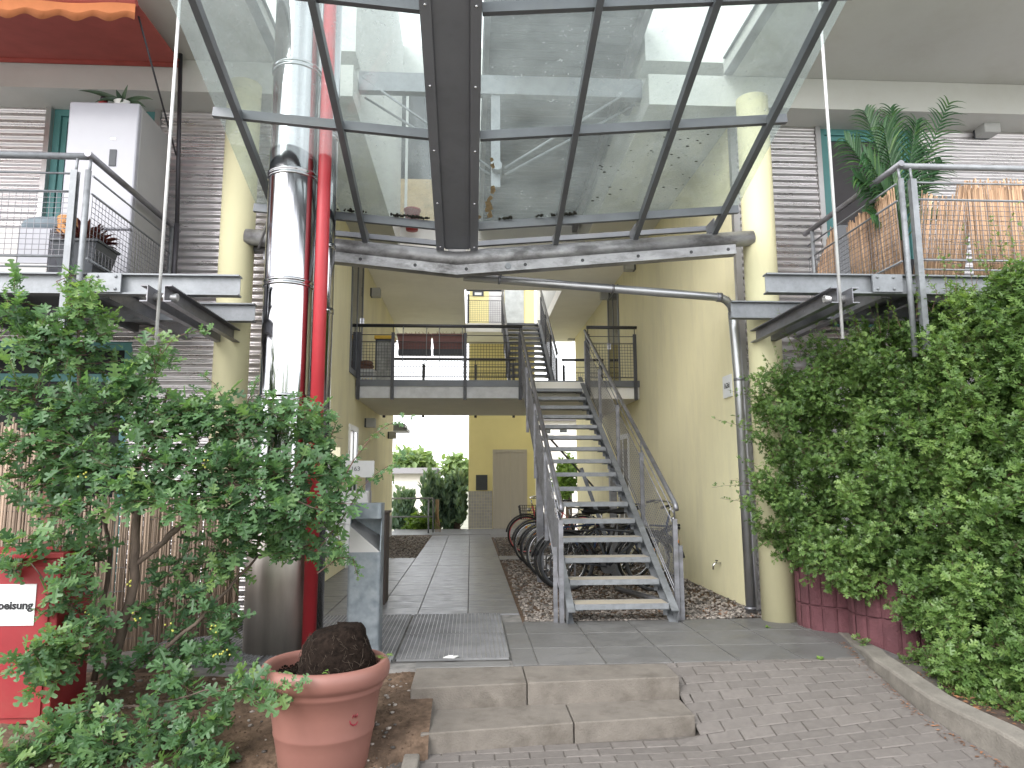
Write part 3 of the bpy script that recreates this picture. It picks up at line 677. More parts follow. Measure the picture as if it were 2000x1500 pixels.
# ================================================================== first floor bridge
t = thing("footbridge", "concrete first floor bridge with dark steel mesh railing linking the two buildings", "footbridge", (.5, 13.5, 2.7))
m = MB(); m.box(-1.945, 2.915, 12.0, 15.2, 2.73, 3.02); m.build("deck", MT['ceiling'], t)
m = MB(); m.box(-1.945, .93, 11.955, 11.999, 2.93, 3.04); m.box(1.99, 2.915, 11.955, 11.999, 2.93, 3.04); m.build("edge_trim", MT['frame'], t)
m = MB(); m.box(-1.945, .93, 11.97, 11.999, 2.729, 2.929); m.build("edge_board", MT['plaswhite'] if False else mat("pale edge board", (.52, .52, .53), .6), t)
def railing_run(t, x0, x1, y, z0, posts, h=.92, low=.05, drop=.35, matk='raildark'):
    m = MB(); m.tube([(x0 - .02, y, z0 + h), (x1 + .02, y, z0 + h)], .029, 10); m.build("handrail", MT[matk], t)
    for x in posts:
        m = MB(); m.bar((x, y, z0 - drop), (x, y, z0 + h - .12), .055, .04, (0, 1, 0)); m.tube([(x, y, z0 + h - .13), (x, y, z0 + h - .01)], .008, 6); m.build("post", MT[matk], t)
    m = MB(); m.wiregrid((x0, y, z0 + low), (x1, y, z0 + low), (x1, y, z0 + .62), (x0, y, z0 + .62), .05, .05, .003); m.build("mesh_panel", MT[matk], t)
    for z in (low - .012, .64, .76): m = MB(); m.tube([(x0, y, z0 + z), (x1, y, z0 + z)], .007, 6); m.build("rail_rod", MT[matk], t)
railing_run(t, -1.92, .86, 11.93, 3.05, [-1.90, -1.33, -.10, .84])
railing_run(t, 2.02, 2.86, 11.93, 3.05, [2.02, 2.84])
railing_run(t, -1.9, .95, 15.15, 3.03, [-1.85, -1.02, .1, .92])
railing_run(t, 2.0, 2.88, 15.15, 3.03, [2.02, 2.85])
# upper floor landing rail around the lift
t2 = thing("landing_railing", "dark mesh railing on the upper landing in front of the lift shaft", "railing", (.4, 18.6, 5.54))
railing_run(t2, -.12, .86, 18.66, 5.54, [-.08, .84], drop=.1)
# ================================================================== staircases
def staircase(label, name, x0, x1, y0, z0, n, rise, going, low):
    t = thing(name, label, "staircase", ((x0+x1)/2, y0, z0))
    dirv = Vector((0, going, rise)).normalized()
    for k in range(1, n + (1 if low else 1)):
        y = y0 + (k-1)*going; z = z0 + k*rise
        m = MB(); d = .26
        m.box(x0+.008, x1-.008, y, y+.005, z-.052, z-.001); m.box(x0+.008, x1-.008, y+d-.005, y+d, z-.052, z-.001)
        m.box(x0+.008, x0+.013, y+.006, y+d-.006, z-.052, z-.001); m.box(x1-.013, x1-.008, y+.006, y+d-.006, z-.052, z-.001)
        m.box(x0+.014, x1-.014, y+.006, y+d-.006, z-.05, z-.040)
        o = m.build("tread", MT['galv'] if low else MT['frame'], t)
        m = MB(); m.box(x0+.014, x1-.014, y+.006, y+d-.006, z-.035, z-.003); m.build("tread_fill", MT['treadtop'] if low else MT['galvw'], o)
        m = MB()
        m.bar((x0-.004, y+.13, z-.062), (x0+.09, y+.13, z-.062), .2, .008); m.build("tread_bracket", MT['galv'] if low else MT['frame'], o)
        m = MB(); m.bar((x1-.09, y+.13, z-.062), (x1+.004, y+.13, z-.062), .2, .008)
        m.bar((x1-.01, y+.13, z-.062), (x1-.01, y+.13, z-.13), .04, .008, (0, 1, 0))
        m.build("tread_bracket", MT['galv'] if low else MT['frame'], o)
    # stringers
    yb, zb = y0 - .03, z0 + .02
    yt = y0 + (n-1)*going + .25; ztp = zb + (yt - yb)/going*rise
    for x, ch in ((x0 - .035, 1), (x1 + .035, -1)):
        m = MB(); m.ibeam((x, yb, zb + .03), (x, yt, ztp + .03), .17, .07, chan=-ch); m.build("stringer", MT['galv'] if low else MT['frame'], t)
    return t
NR, RISE, GO = 17, .1795, .3285
Y0 = 6.80
lower = staircase("long galvanised open-tread staircase from the paving up to the first floor bridge", "steel_staircase", .975, 1.885, Y0, 0.0, NR, RISE, GO, True)
upper = staircase("dark upper staircase climbing from the first floor bridge to the lift landing", "upper_staircase", .90, 1.80, 15.1, 3.03, 14, .1785, .262, False)  # upper flight in darker tones than the lower: its shade put into colour
def stair_rail(t, x, y0, z0, slope, y1, mk, nposts, s, h=.92, foot=True, mesh=True, yend=None):
    f = lambda y: z0 + (y - y0) * slope
    m = MB(); m.tube([(x, y0 - .03, f(y0 - .03) + h - .04), (x, y0, f(y0) + h), (x, y1, f(y1) + h)], .024, 10); m.build("handrail", MT[mk], t)
    for i in range(nposts):
        y = y0 + .05 + (y1 - y0 - .1) * i / (nposts - 1); z = f(y)
        m = MB(); zb = 0.0 if (i == 0 and foot) else z - .25
        m.bar((x, y, zb), (x, y, z + h - .17), .045, .035, (0, 1, 0)); m.tube([(x, y, z + h - .18), (x, y, z + h - .01)], .009, 6)
        if i == 0 and foot: m.bar((x + s*.055, y + .02, 0), (x + s*.055, y + .02, .70), .04, .012, (0, 1, 0))
        m.build("post", MT[mk], t)
    if mesh:
        m = MB(); m.wiregrid((x, y0 + .08, f(y0+.08) + .06), (x, y1, f(y1) + .06), (x, y1, f(y1) + .66), (x, y0 + .08, f(y0+.08) + .66), .055, .05, .0022); m.build("mesh_panel", MT[mk], t)
    for q in (.05, .67, .79, .0): m = MB(); m.tube([(x, y0 + .06, f(y0+.06) + q), (x, y1, f(y1) + q)], .007, 6); m.build("rail_rod", MT[mk], t)
SL = RISE / GO
stair_rail(lower, .865, Y0 + .02, RISE, SL, Y0 + 16*GO, 'galvw', 5, -1)
stair_rail(lower, 1.99, Y0 + .06, RISE, SL, Y0 + 16*GO, 'galvw', 5, 1)
SU = .1785 / .262
stair_rail(upper, .83, 15.1, 3.2, SU, 18.5, 'raildark', 4, -1, foot=False)
stair_rail(upper, 1.87, 15.1, 3.2, SU, 18.5, 'raildark', 4, 1, foot=False)
# braces under the lower flight and support posts
m = MB(); m.bar((.93, 10.3, 2.2), (1.92, 10.9, 1.2), .05, .006); m.build("brace", MT['frame'], lower)
m = MB(); m.bar((1.92, 9.2, .1), (1.5, 9.6, 1.5), .05, .006, (0, 1, 0)); m.build("brace", MT['frame'], lower)
m = MB(); m.bar((.93, 9.6, 0), (.93, 9.6, 1.5), .09, .09, (0, 1, 0)); m.build("support_post", MT['galvw'], lower)
m = MB(); m.bar((1.93, 9.6, 0), (1.93, 9.6, 1.5), .09, .09, (0, 1, 0)); m.build("support_post", MT['galvw'], lower)

# ================================================================== glass canopy
XG = -.14
def cz(x, y): return 3.635 + .31 * (6.72 - y) + .085 * max(0, abs(x - XG) - .2)
YT = 2.9
t = thing("glass_canopy", "V shaped glass canopy with dark steel ribs and dirty panes over the entrance", "canopy", (XG, 6.7, 3.5))
ribs = [-1.83, -1.04, .835, 1.64, 2.45]; XL, XR = -2.04, 2.60
def tilt(y0, y1, x): return (x, y0, cz(x, y0)), (x, y1, cz(x, y1))
for x in ribs:
    m = MB(); p0, p1 = tilt(6.83, YT, x); m.bar(p0, p1, .05, .085, off=(0, -.012)); m.build("rib", MT['frame'], t, bevel=.004)
# gutter: folded channel
m = MB()
for dx, w_, h_, dz in ((0, .24, .012, .0), (-.125, .012, .10, .05), (.125, .012, .10, .05), (-.165, .075, .05, -.005), (.165, .075, .05, -.005), (-.196, .012, .12, .045), (.196, .012, .12, .045)):
    p0 = Vector((XG + dx, 6.74, 3.60 + dz)); p1 = Vector((XG + dx, YT, 3.60 + dz + .31 * (6.74 - YT))); m.bar(p0, p1, w_, h_)
m.build("gutter", mat("grey gutter sheet", (.20, .205, .225), .45, .3, var=.15, scale=3, stain=(.11, .11, .115), stain_amt=.5), t)
for sx in (-.165, .165):
    for k in range(7):
        y = 6.66 - k * .62; m = MB(); m.sphere((XG + sx, y, 3.60 - .033 + .31 * (6.74 - y)), .011, 8, 5); m.build("rivet", MT['chrome'], t)
m = MB(); p = Vector((XG, 6.71, 3.60)); m.prism([(XG - .06, 6.75, 3.52), (XG + .075, 6.75, 3.52), (XG + .085, 6.755, 3.60), (XG - .095, 6.755, 3.60)], (0, .004, 0)); m.build("gutter_end", MT['alu'], t)
purl = [6.47, 5.36, 4.28, 3.15]
for y in purl:
    for xa, xb in ((XG - .205, XL), (XG + .205, XR)):
        m = MB(); m.bar((xa, y, cz(xa, y) + .012), (xb, y, cz(xb, y) + .012), .045, .055); 
        m.bar((xa, y, cz(xa, y) + .052), (xb, y, cz(xb, y) + .052), .03, .02); m.build("purlin", MT['frame'], t)
# panes
ed = [6.60, 5.37, 4.29, 3.16, 2.6]
for i in range(4):
    ya, yb = ed[i], ed[i+1]
    for cols in ([XG - .2, -1.04, -1.83 - .25 + .05], [XG + .2, .835, 1.64, 2.45 + .16]):
        for xa, xb in zip(cols, cols[1:]):
            ya2, yb2 = ya - .01, yb + .002
            P = [(xa, ya2, cz(xa, ya2) + .068), (xb, ya2, cz(xb, ya2) + .068), (xb, yb2, cz(xb, yb2) + .068), (xa, yb2, cz(xa, yb2) + .068)]
            if xa > xb: P = P[::-1]
            m = MB(); m.prism(P, (0, 0, .008), .5); m.build("glass_pane", MT['canglass'], t)
# front pipe with perforated flange, V shaped
PZ = 3.50
m = MB(); pts = [(-2.2, 6.78, PZ + .205), (-.19, 6.76, PZ), (-.09, 6.76, PZ), (2.86, 6.78, PZ + .275)]
m.tube(pts, .078, 20); m.build("support_pipe", MT['pipew'], t)
m = MB()
for (xa, za), (xb, zb) in (((-1.95, PZ + .18), (-.14, PZ)), ((-.14, PZ), (2.66, PZ + .257))):
    m.prism([(xa, 6.72, za - .07), (xb, 6.72, zb - .07), (xb, 6.72, zb - .165), (xa, 6.72, za - .165)], (0, .012, 0))
    m.prism([(xa, 6.70, za - .165), (xb, 6.70, zb - .165), (xb, 6.82, zb - .165), (xa, 6.82, za - .165)], (0, 0, -.008))
m.build("flange_plate", MT['pipew'], t)
for x in (-1.62, -1.08, -.55, -.05, .53, 1.1, 1.66, 2.2, 2.58):
    z = PZ - .118 + (.0917 * (x + .14) if x > -.14 else -.0995 * (x + .14))
    m = MB(); m.tube([(x, 6.716, z), (x, 6.7205, z)], .017, 12); m.build("bolt_hole", MT['blackpaint'], t)
m = MB(); x = .36; m.tube([(x, 6.71, PZ - .075), (x, 6.722, PZ - .075)], .03, 14); m.build("washer", MT['galv'], t)
for x in ribs:
    m = MB(); z = PZ + (.0917 * (x + .14) if x > -.14 else -.0995 * (x + .14))
    m.box(x - .005, x + .005, 6.72, 6.95, z + .07, z + .22); m.box(x - .05, x + .05, 6.74, 6.80, z + .06, z + .075); m.build("rib_bracket", MT['frame'], t)
# angled rear frame behind the pipe
m = MB()
for xa, xb in ((XG - .2, -1.9), (XG + .2, 2.5)):
    for y, dz in ((6.98, .10), (7.12, .06)): m.bar((xa, y, cz(xa, 6.72) + dz), (xb, y, cz(xb, 6.72) + dz), .05, .05)
m.build("rear_frame", MT['frame'], t)
# moss line along the lower panes, stains
m = MB()
for _ in range(420):
    x = random.choice([random.uniform(-1.7, -.4), random.uniform(.25, 1.3), random.uniform(.3, 1.3), random.uniform(-.9, -.4)])
    if math.sin(x * 9) + math.sin(x * 23) * .6 < -.1: continue
    y = 6.44 - abs(random.gauss(0, .014)); m.sphere((x, y, cz(x, y) + .06), random.uniform(.006, .014), 6, 4)
for _ in range(46):
    x = random.uniform(1.0, 2.0); y = random.uniform(5.5, 6.4); r = random.uniform(.004, .012); m.sphere((x, y, cz(x, y) + .066), r, 6, 3, (1.6, 1, .2))
for (px, py) in ((1322, 107), (1252, 220), (1405, 180), (1270, 318), (1160, 390), (655, 380)):
    p = at(px, py, Y=5.0); 
    for yy in (3.6, 4.0, 4.4, 4.8, 5.2, 5.6, 6.0, 6.3):
        p = at(px, py, Y=yy)
        if p.z < cz(p.x, yy) + .07: break
    m.sphere((p.x, p.y, cz(p.x, p.y) + .066), .012, 7, 4, (1.2, 1, .3))
m.build("moss_debris", MT['moss'], t)["kind"] = 'stuff'
m = MB()
for (x, y, r) in ((.16, 6.3, .035), (.15, 6.22, .03), (.17, 6.15, .022), (.19, 6.05, .03), (.18, 5.75, .02), (.17, 5.68, .016), (.07, 6.40, .02), (.17, 6.38, .03)):
    z = cz(x, y) + .0665; n = 14; vs = [(x, y, z)]
    for k in range(n):
        a = 6.283*k/n; q = r * random.uniform(.6, 1.25); dx = q*math.cos(a); dy = 1.7*q*math.sin(a); vs.append((x + dx, y + dy, cz(x + dx, y + dy) + .0665))
    m.add(vs, [(0, 1 + k, 1 + (k+1) % n) for k in range(n)])
m.build("rust_stain", MT['rust'], t)["kind"] = 'stuff'

# drain pipe running down to the right
t = thing("drain_pipe", "galvanised rainwater pipe sloping right under the canopy and down beside the right wall", "drain pipe", (2.9, 7.15, 0))
m = MB(); pts = [(-.08, 6.92, 3.37), (2.58, 7.02, 3.215), (2.66, 7.05, 3.19), (2.72, 7.08, 3.14), (2.745, 7.1, 3.07)]
m.tube(pts, .043, 16); m.build("sloping_pipe", MT['zinc'], t)
m = MB(); m.tube([(2.745, 7.1, 3.08), (2.76, 7.12, 2.9), (2.785, 7.13, 2.4), (2.80, 7.13, 0.0)], .052, 18); m.build("downpipe", MT['zinc'], t)
for x in (.28, 1.45): z = 3.37 - .0583*(x+.08); y = 6.92+.0376*(x+.08); m = MB(); m.tube([(x-.012, y, z), (x+.012, y, z-.001)], .047, 16); m.build("pipe_collar", MT['galvw'], t)
m = MB(); m.tube([(2.55, 7.02, 3.217), (2.6, 7.022, 3.213)], .049, 16)
m.build("pipe_collar", MT['galvw'], t)
for z in (2.35, 1.15, .05): m = MB(); m.tube([(2.79, 7.13, z), (2.79, 7.13, z+.03)], .058, 16); m.build("pipe_collar", MT['galvw'], t)
m = MB(); m.bar((.30, 6.91, 3.35), (.30, 6.91, 3.46), .012, .02, (0, 1, 0)); m.build("hanger", MT['galv'], t)

# ================================================================== flue, red pipe, second flue
FX, FY = -1.535, 5.88
t = thing("steel_flue", "wide polished stainless steel flue rising through the canopy on the left", "flue", (FX, FY, 0))
zs = [.99, 2.02, 2.98, 3.93, 4.9, 5.9, 7.5]
m = MB(); m.lathe((FX + .0, FY + .12, 0), [(0, .0), (.272, .0), (.272, .985), (.262, 1.0), (0, 1.0)], 48); m.build("base_sleeve", MT['steeld'], t)
for a, b in zip(zs, zs[1:]):
    r = .2; m = MB(); m.lathe((FX, FY, 0), [(r, a), (r, b)], 56)
    m.build("flue_section", MT['steel'], t)
    m = MB(); m.lathe((FX, FY, 0), [(r, b - .05), (r + .010, b - .045), (r + .010, b - .03), (r + .004, b - .024), (r + .004, b - .012), (r + .010, b - .006), (r + .010, b + .01), (r, b + .015)], 56); m.build("collar", MT['steel'], t)
t = thing("slim_flue", "slim dark reflective steel flue just behind the red pipe", "flue", (-1.35, 6.25, 0))
m = MB(); m.lathe((-1.36, 6.30, 0), [(0, 0), (.115, 0), (.115, 7.2), (0, 7.2)], 36); m.build("flue_tube", MT['steel'], t)
for z in (.95, 1.9, 2.85, 3.45, 4.5): m = MB(); m.lathe((-1.36, 6.30, z), [(.115, -.03), (.122, -.025), (.122, .02), (.115, .025)], 36); m.build("collar", MT['steel'], t)
m = MB(); m.tube([(-1.252, 5.80, 0), (-1.252, 5.80, 7.2)], .054, 20); tag(m.build("red_pipe", MT['red']), "tall red painted pipe standing in front of the steel flues", "pipe")
m = MB(); m.tube([(-2.2, 6.9, 3.62), (-1.95, 6.9, 3.62)], .05, 12); m.bar((-2.02, 6.86, 3.5), (-2.02, 6.86, 3.75), .06, .012, (0, 1, 0))
m.bar((-2.12, 6.9, 3.62), (-1.75, 6.0, 3.62), .02, .04); tag(m.build("wall_bracket", MT['galvw']), "grey steel bracket holding the flue, between left column and flue", "bracket")

# ================================================================== galvanised bin and letter boxes
c = (-.80, 5.62)
t = thing("litter_bin", "tall galvanised steel bin with slanted open hatch behind the terracotta pot", "bin", (c[0], c[1], 0))
m = MB(); r = .16
def bin_pts(z):
    return [(c[0] + r*math.cos(a)*.88, c[1] + r*math.sin(a)*.8, z) for a in [2*math.pi*k/28 for k in range(28)]]
x0, x1, y0, y1 = c[0] - .125, c[0] + .125, c[1] - .10, c[1] + .10
def rbox(m, z0, z1, rr=.03, n=4):
    P = []
    for (cx_, cy_, a0) in ((x1-rr, y1-rr, 0), (x0+rr, y1-rr, math.pi/2), (x0+rr, y0+rr, math.pi), (x1-rr, y0+rr, 1.5*math.pi)):
        for k in range(n + 1): a = a0 + math.pi/2*k/n; P.append((cx_ + rr*math.cos(a), cy_ + rr*math.sin(a), z0))
    m.prism(P, (0, 0, z1 - z0))
rbox(m, .0, .80); m.build("body", MT['galvm'], t)
m = MB(); rbox(m, 1.05, 1.165, .035); m.build("hood", MT['galvm'], t)
m = MB(); m.prism([(x0+.004, y0, .80), (x0+.004, y1, .80), (x0+.004, y1, 1.05), (x0+.004, y0+.07, 1.05)], (.006, 0, 0)); m.prism([(x1-.012, y0, .80), (x1-.012, y1, .80), (x1-.012, y1, 1.05), (x1-.012, y0+.07, 1.05)], (.008, 0, 0))
m.box(x0+.011, x1-.013, y1-.01, y1-.002, .80, 1.05); m.build("hatch_side", MT['galvm'], t)
m = MB(); m.prism([(x0+.012, y0+.005, .995), (x0+.012, y1-.012, 1.04), (x1-.014, y1-.012, .90), (x1-.014, y0+.005, .805)], (0, 0, -.006)); 
m.prism([(x0+.011, y0, .80), (x1-.013, y0, .80), (x0+.011, y0, .99)], (0, .006, 0)); m.build("slanted_tray", MT['alu'], t)
# letterboxes on legs by the left wall
t = thing("letterbox_unit", "grey letterbox unit with address board standing left of the bin, half hidden by leaves", "letterboxes", (-1.35, 6.9, 0))
lx0, lx1, ly = -1.62, -.98, 6.95
m = MB(); m.box(lx0, lx1, ly, ly + .22, .62, 1.24); m.build("cabinet", MT['alu'], t, bevel=.006)
for i in range(3):
    for k in range(4):
        m = MB(); xa = lx0 + .012 + i*.208; za = .63 + k*.15; m.box(xa, xa + .2, ly - .012, ly - .001, za, za + .142); f = m.build("flap", MT['lamp'], t)
        q = MB(); q.box(xa + .06, xa + .10, ly - .016, ly - .013, za + .04, za + .08); q.build("name_plate", MT['darkgrey'], f)
m = MB(); m.box(lx0, lx1 + .05, ly - .02, ly - .002, 1.37, 1.53); f = m.build("address_board", MT['lamp'], t)
text_mesh("address_lettering", "Berliner Ring 163", .062, MT['darkgrey'], t, (lx0 + .34, ly - .0225, 1.45), (1, 0, 0), (0, 0, 1), .001)
m = MB(); m.box(lx0 + .14, lx0 + .36, ly - .01, ly, 1.54, 1.66); m.build("paper_notice", mat("cream paper", (.75, .70, .50), .8), t)
for x in (lx0 + .04, lx1 - .02): m = MB(); m.bar((x, ly + .1, 0), (x, ly + .1, 1.5), .05, .04, (0, 1, 0)); m.build("leg", MT['galvw'], t)
m = MB(); m.box(-1.0, -.93, 8.0, 8.35, 0, .98); m.box(-1.02, -.91, 7.98, 8.37, .98, 1.0); tag(m.build("wood_post", mat("dark brown timber", (.045, .032, .027), .7)), "narrow dark brown timber board standing by the passage slabs behind the bin", "board")
# number plate
t = thing("number_plate", "small white house number plate 163d on the right yellow wall", "sign", tuple(at(1421, 755, X=2.92)))
a = at(1413, 768, X=2.905); b = at(1428, 741, X=2.905); zc_ = (a.z + b.z) / 2
m = MB(); m.box(2.90, 2.917, b.y, a.y, zc_ - .125, zc_ + .125); m.build("plate", MT['sign'], t)
text_mesh("lettering", "163d", .085, MT['signtext'], t, (2.8985, (a.y + b.y)/2, zc_ + .005), (0, -1, 0), (0, 0, 1), .001, .002)
# tap on right wall
t = thing("wall_tap", "small outdoor water tap on the right yellow wall near the gravel", "tap", tuple(at(1408, 1100, X=2.92)))
p = at(1408, 1100, X=2.92); m = MB(); m.tube([p, p + V(-.07, 0, 0), p + V(-.09, 0, -.02), p + V(-.092, 0, -.07)], .012, 8); m.build("spout", MT['chrome'], t)
m = MB(); m.bar(p + V(-.05, -.03, .03), p + V(-.05, .03, .03), .012, .012); m.build("handle", MT['blackpaint'], t)
# ================================================================== balconies
def balcony(side):
    L = side < 0; dz = 0.0 if L else .075
    xc = -3.05 if L else 3.655; xo = -8.6 if L else 9.2; s = 1 if L else -1     # s: towards the passage
    t = thing("steel_balcony", "left galvanised steel balcony with mesh railing, holding the white fridge" if L else
              "right galvanised steel balcony with mesh railing, lined with orange reed screens", "balcony", (xc, 6.3, 2.8))
    zb = 2.885 + dz
    xe = -1.85 if L else 2.46; xe2 = -2.03 if L else 2.54
    m = MB(); m.ibeam((xo, 5.62, zb), (xe, 5.62, zb), .168, .09, chan=0); m.build("front_beam", MT['galv'], t)
    m = MB(); m.ibeam((xo, 6.62, zb + .02), (xe2, 6.62, zb + .02), .17, .09); m.build("rear_beam", MT['galv'], t)
    m = MB(); m.ibeam((xc + s*.12, 5.68, zb - .02), (xc + s*.12, 7.36, zb - .02), .15, .08); m.build("side_beam", MT['galvw'], t)
    m = MB(); m.box(xo, xc + s*.03, 5.68, 7.37, zb + .06, zb + .115)
    for k in range(9): m.bar((xc - s*(.4 + .6*k), 5.7, zb + .02), (xc - s*(.4 + .6*k), 7.36, zb + .02), .05, .08)
    m.build("deck", MT['frame'], t)
    m = MB(); m.box(xc + s*.04, xc + s*.30, 5.555, 5.572, zb - .075, zb + .075)
    for dx in (.12, .26):
        for q in (-.05, .05): m.sphere((xc + s*dx, 5.553, zb + q), .013, 8, 5)
    m.build("bolted_plate", MT['galv'], t)
    zr = 3.925 + dz
    m = MB(); m.tube([(xo, 5.56, zr), (xc - s*.02, 5.56, zr)], .027, 12); m.build("handrail", MT['galv'], t)
    m = MB(); m.tube([(xc, 5.50, zr), (xc, 7.26, zr)], .027, 12); m.build("handrail", MT['galvw'], t)
    # posts
    for x, rnd in ((xc - s*.105, False), (xc, True)):
        m = MB()
        if rnd: m.tube([(x, 5.53, 2.33), (x, 5.53, zr - .13)], .023, 12)
        else: m.ibeam((x, 5.54, 2.38 + .0), (x, 5.54, zr - .13), .05, .05, .006, .006, 1, (0, 1, 0))
        m.tube([(x, 5.545, zr - .14), (x, 5.555, zr - .02)], .011, 8); m.build("post", MT['galv'], t)
    for k in range(3):
        x = xc - s*(1.45 + 1.35*k); m = MB(); m.bar((x, 5.54, 2.6), (x, 5.54, zr - .03), .045, .045, (0, 1, 0)); m.build("post", MT['galv'], t)
    m = MB(); m.tube([(xc, 7.1, zb), (xc, 7.1, zr - .02)], .02, 10); m.build("post", MT['galv'], t)
    z0, z1 = zb + .22, zb + .735
    m = MB(); m.wiregrid((xc - s*.14, 5.56, z0), (xo, 5.56, z0), (xo, 5.56, z1), (xc - s*.14, 5.56, z1), .052, .044, .0027); m.build("mesh_panel", MT['galvw'], t)
    m = MB(); m.wiregrid((xc, 5.62, z0 - .03), (xc, 7.2, z0 - .03), (xc, 7.2, z1), (xc, 5.62, z1), .052, .044, .0027); m.build("mesh_panel", MT['galvw'], t)
    for z in (z0 - .012, z1 + .01, z1 + .16):
        m = MB(); m.tube([(xc - s*.14, 5.56, z), (xo, 5.56, z)], .0085, 6); m.build("rail_rod", MT['galv'], t)
        m = MB(); m.tube([(xc, 5.6, z), (xc, 7.22, z)], .0085, 6); m.build("rail_rod", MT['galv'], t)
    m = MB(); m.tube([(xo, 5.56, zb + .125), (xc - s*.14, 5.56, zb + .125)], .008, 6); m.build("rail_rod", MT['galv'], t)
    # perforated twin channels cantilevered from the column, with hanger rod
    xm = -2.31 if L else 2.90; z = 2.705 + dz * .6
    for dx, ch in ((-.085, 1), (.085, -1)):
        m = MB(); m.ibeam((xm + dx, 5.18, z), (xm + dx, 6.78, z), .125, .055, .006, .009, chan=ch)
        for k in range(5):
            y = 5.75 + k*.22; q = xm + dx + ch*(.0275 - .003)
            m.tube([(q - .0045, y, z), (q + .0045, y, z)], .028, 14)
        m.build("cantilever_channel", MT['galvw'], t)
    m = MB(); m.tube([(xm - .11, 5.30, z), (xm + .11, 5.30, z)], .03, 14); m.build("spacer_tube", MT['alu'], t)
    m = MB(); m.tube([(xm + (-.01 if L else 0), 5.26, 2.25 if L else 2.42), (xm, 5.26, 5.69)], .0125, 10); m.build("hanger_rod", MT['cord'], t)
    return t
BAL_L = balcony(-1); BAL_R = balcony(1)

# --- things on the left balcony
zf = 3.0
t = thing("fridge", "tall white fridge freezer standing on the left balcony, aloe pot on top", "fridge", (-3.42, 6.7, zf))
m = MB(); m.box(-3.74, -3.11, 6.45, 7.05, zf, 4.845); m.build("body", MT['fridgeside'], t, bevel=.01)
m = MB(); m.box(-3.742, -3.108, 6.385, 6.446, zf + .62, 4.85); f = m.build("door", MT['fridge'], t, bevel=.015)
m = MB(); m.box(-3.742, -3.108, 6.385, 6.446, zf + .04, zf + .61); m.build("freezer_door", MT['fridge'], t, bevel=.015)
p = at(220, 307, Y=6.38); m = MB(); m.box(p.x - .03, p.x + .03, 6.376, 6.384, p.z - .085, p.z + .075); q = m.build("control_panel", MT['darkgrey'], f)
m = MB(); p2 = at(221, 271, Y=6.38); m.box(p2.x - .022, p2.x + .022, 6.380, 6.384, p2.z - .006, p2.z + .006); m.build("badge", MT['chrome'], f)
def strap(m, pts, w, up=(0, 0, 1), tint=None, taper=True):
    """leaf: pointed strip along pts"""
    pts = [Vector(p) for p in pts]; n = len(pts); vs = []
    for i, p in enumerate(pts):
        a = (pts[min(i+1, n-1)] - pts[max(i-1, 0)]).normalized(); sd = a.cross(Vector(up))
        sd = sd.normalized() if sd.length > 1e-4 else Vector((1, 0, 0)); nn = sd.cross(a)
        k = i/(n-1); ww = w * (min(1, .55 + 2*k) if not taper else 1) * (1 - k**2.2) * .5 + .0008
        vs += [p - sd*ww + nn*ww*.5, p - nn*ww*.15, p + sd*ww + nn*ww*.5]
    fs = []
    for i in range(n-1): b = 3*i; fs += [(b, b+1, b+4, b+3), (b+1, b+2, b+5, b+4)]
    m.add(vs, fs, tint, True)
t = thing("potted_aloe", "spiky green aloe in a small white pot on top of the fridge", "potted plant", (-3.42, 6.55, 4.85))
px = at(238, 240, Y=6.55).x
m = MB(); m.lathe((px, 6.55, 4.85), [(0, 0), (.06, 0), (.085, .085), (.08, .09), (.07, .07), (0, .07)], 24); m.build("pot", MT['plaswhite'], t)
m = MB(); b = V(px, 6.55, 4.92)
for tip in ((152, 177), (300, 195), (250, 165), (227, 175), (212, 215), (275, 232), (205, 225), (262, 205), (185, 200), (285, 210), (240, 190), (195, 235)):
    e = at(*tip, Y=6.5 + random.uniform(-.12, .1)); mid = b.lerp(e, .5) + V(0, 0, .07 if abs(e.x - b.x) > .15 else .0)
    pts = [b.lerp(mid, k) .lerp(mid.lerp(e, k), k) for k in np.linspace(0, 1, 9)]; strap(m, pts, .062, (0, -1, .2))
m.build("leaves", MT['aloe'], t)
t = thing("toy_jar", "small dark red jar beside the aloe pot on the fridge", "jar", (px - .17, 6.5, 4.85))
m = MB(); m.lathe((px - .155, 6.5, 4.85), [(0, 0), (.045, 0), (.045, .05), (.03, .07), (0, .07)], 14); m.build("jar_body", MT['bucket'], t)
m = MB(); m.lathe((px - .155, 6.5, 4.92), [(0, 0), (.035, 0), (.03, .04), (0, .05)], 14); m.build("jar_lid", MT['blackpaint'], t)
t = thing("drawer_cabinet", "low pale drawer cabinet on the left balcony behind the mesh railing", "cabinet", (-4.1, 6.2, zf))
m = MB(); m.box(-5.0, -3.60, 6.05, 6.5, zf, 3.50); m.build("carcass", MT['fridge'], t)
m = MB(); m.box(-4.46, -3.86, 6.03, 6.048, zf + .18, 3.485); f = m.build("drawer", MT['drawer'], t); q = MB(); q.box(-4.28, -4.04, 6.012, 6.028, 3.40, 3.42); q.build("handle", MT['chrome'], f)
m = MB(); m.box(-3.85, -3.605, 6.03, 6.048, zf + .18, 3.485); m.build("drawer", MT['fridge'], t)
m = MB(); m.box(-4.46, -3.605, 6.03, 6.048, zf + .005, zf + .085); m.build("drawer", MT['fridge'], t); m = MB(); m.box(-4.46, -3.605, 6.03, 6.048, zf + .09, zf + .175); m.build("drawer", MT['drawer'], t)
m = MB(); p = at(92, 425, Y=6.28); m.sphere((p.x, 6.28, 3.50 + .085), 1, 20, 10, (.20, .14, .09)); m.sphere((p.x + .06, 6.3, 3.57), 1, 16, 8, (.14, .12, .12)); tag(m.build("folded_cover", MT['bag']), "grey blue folded cover lying on the pale drawer cabinet", "cover")
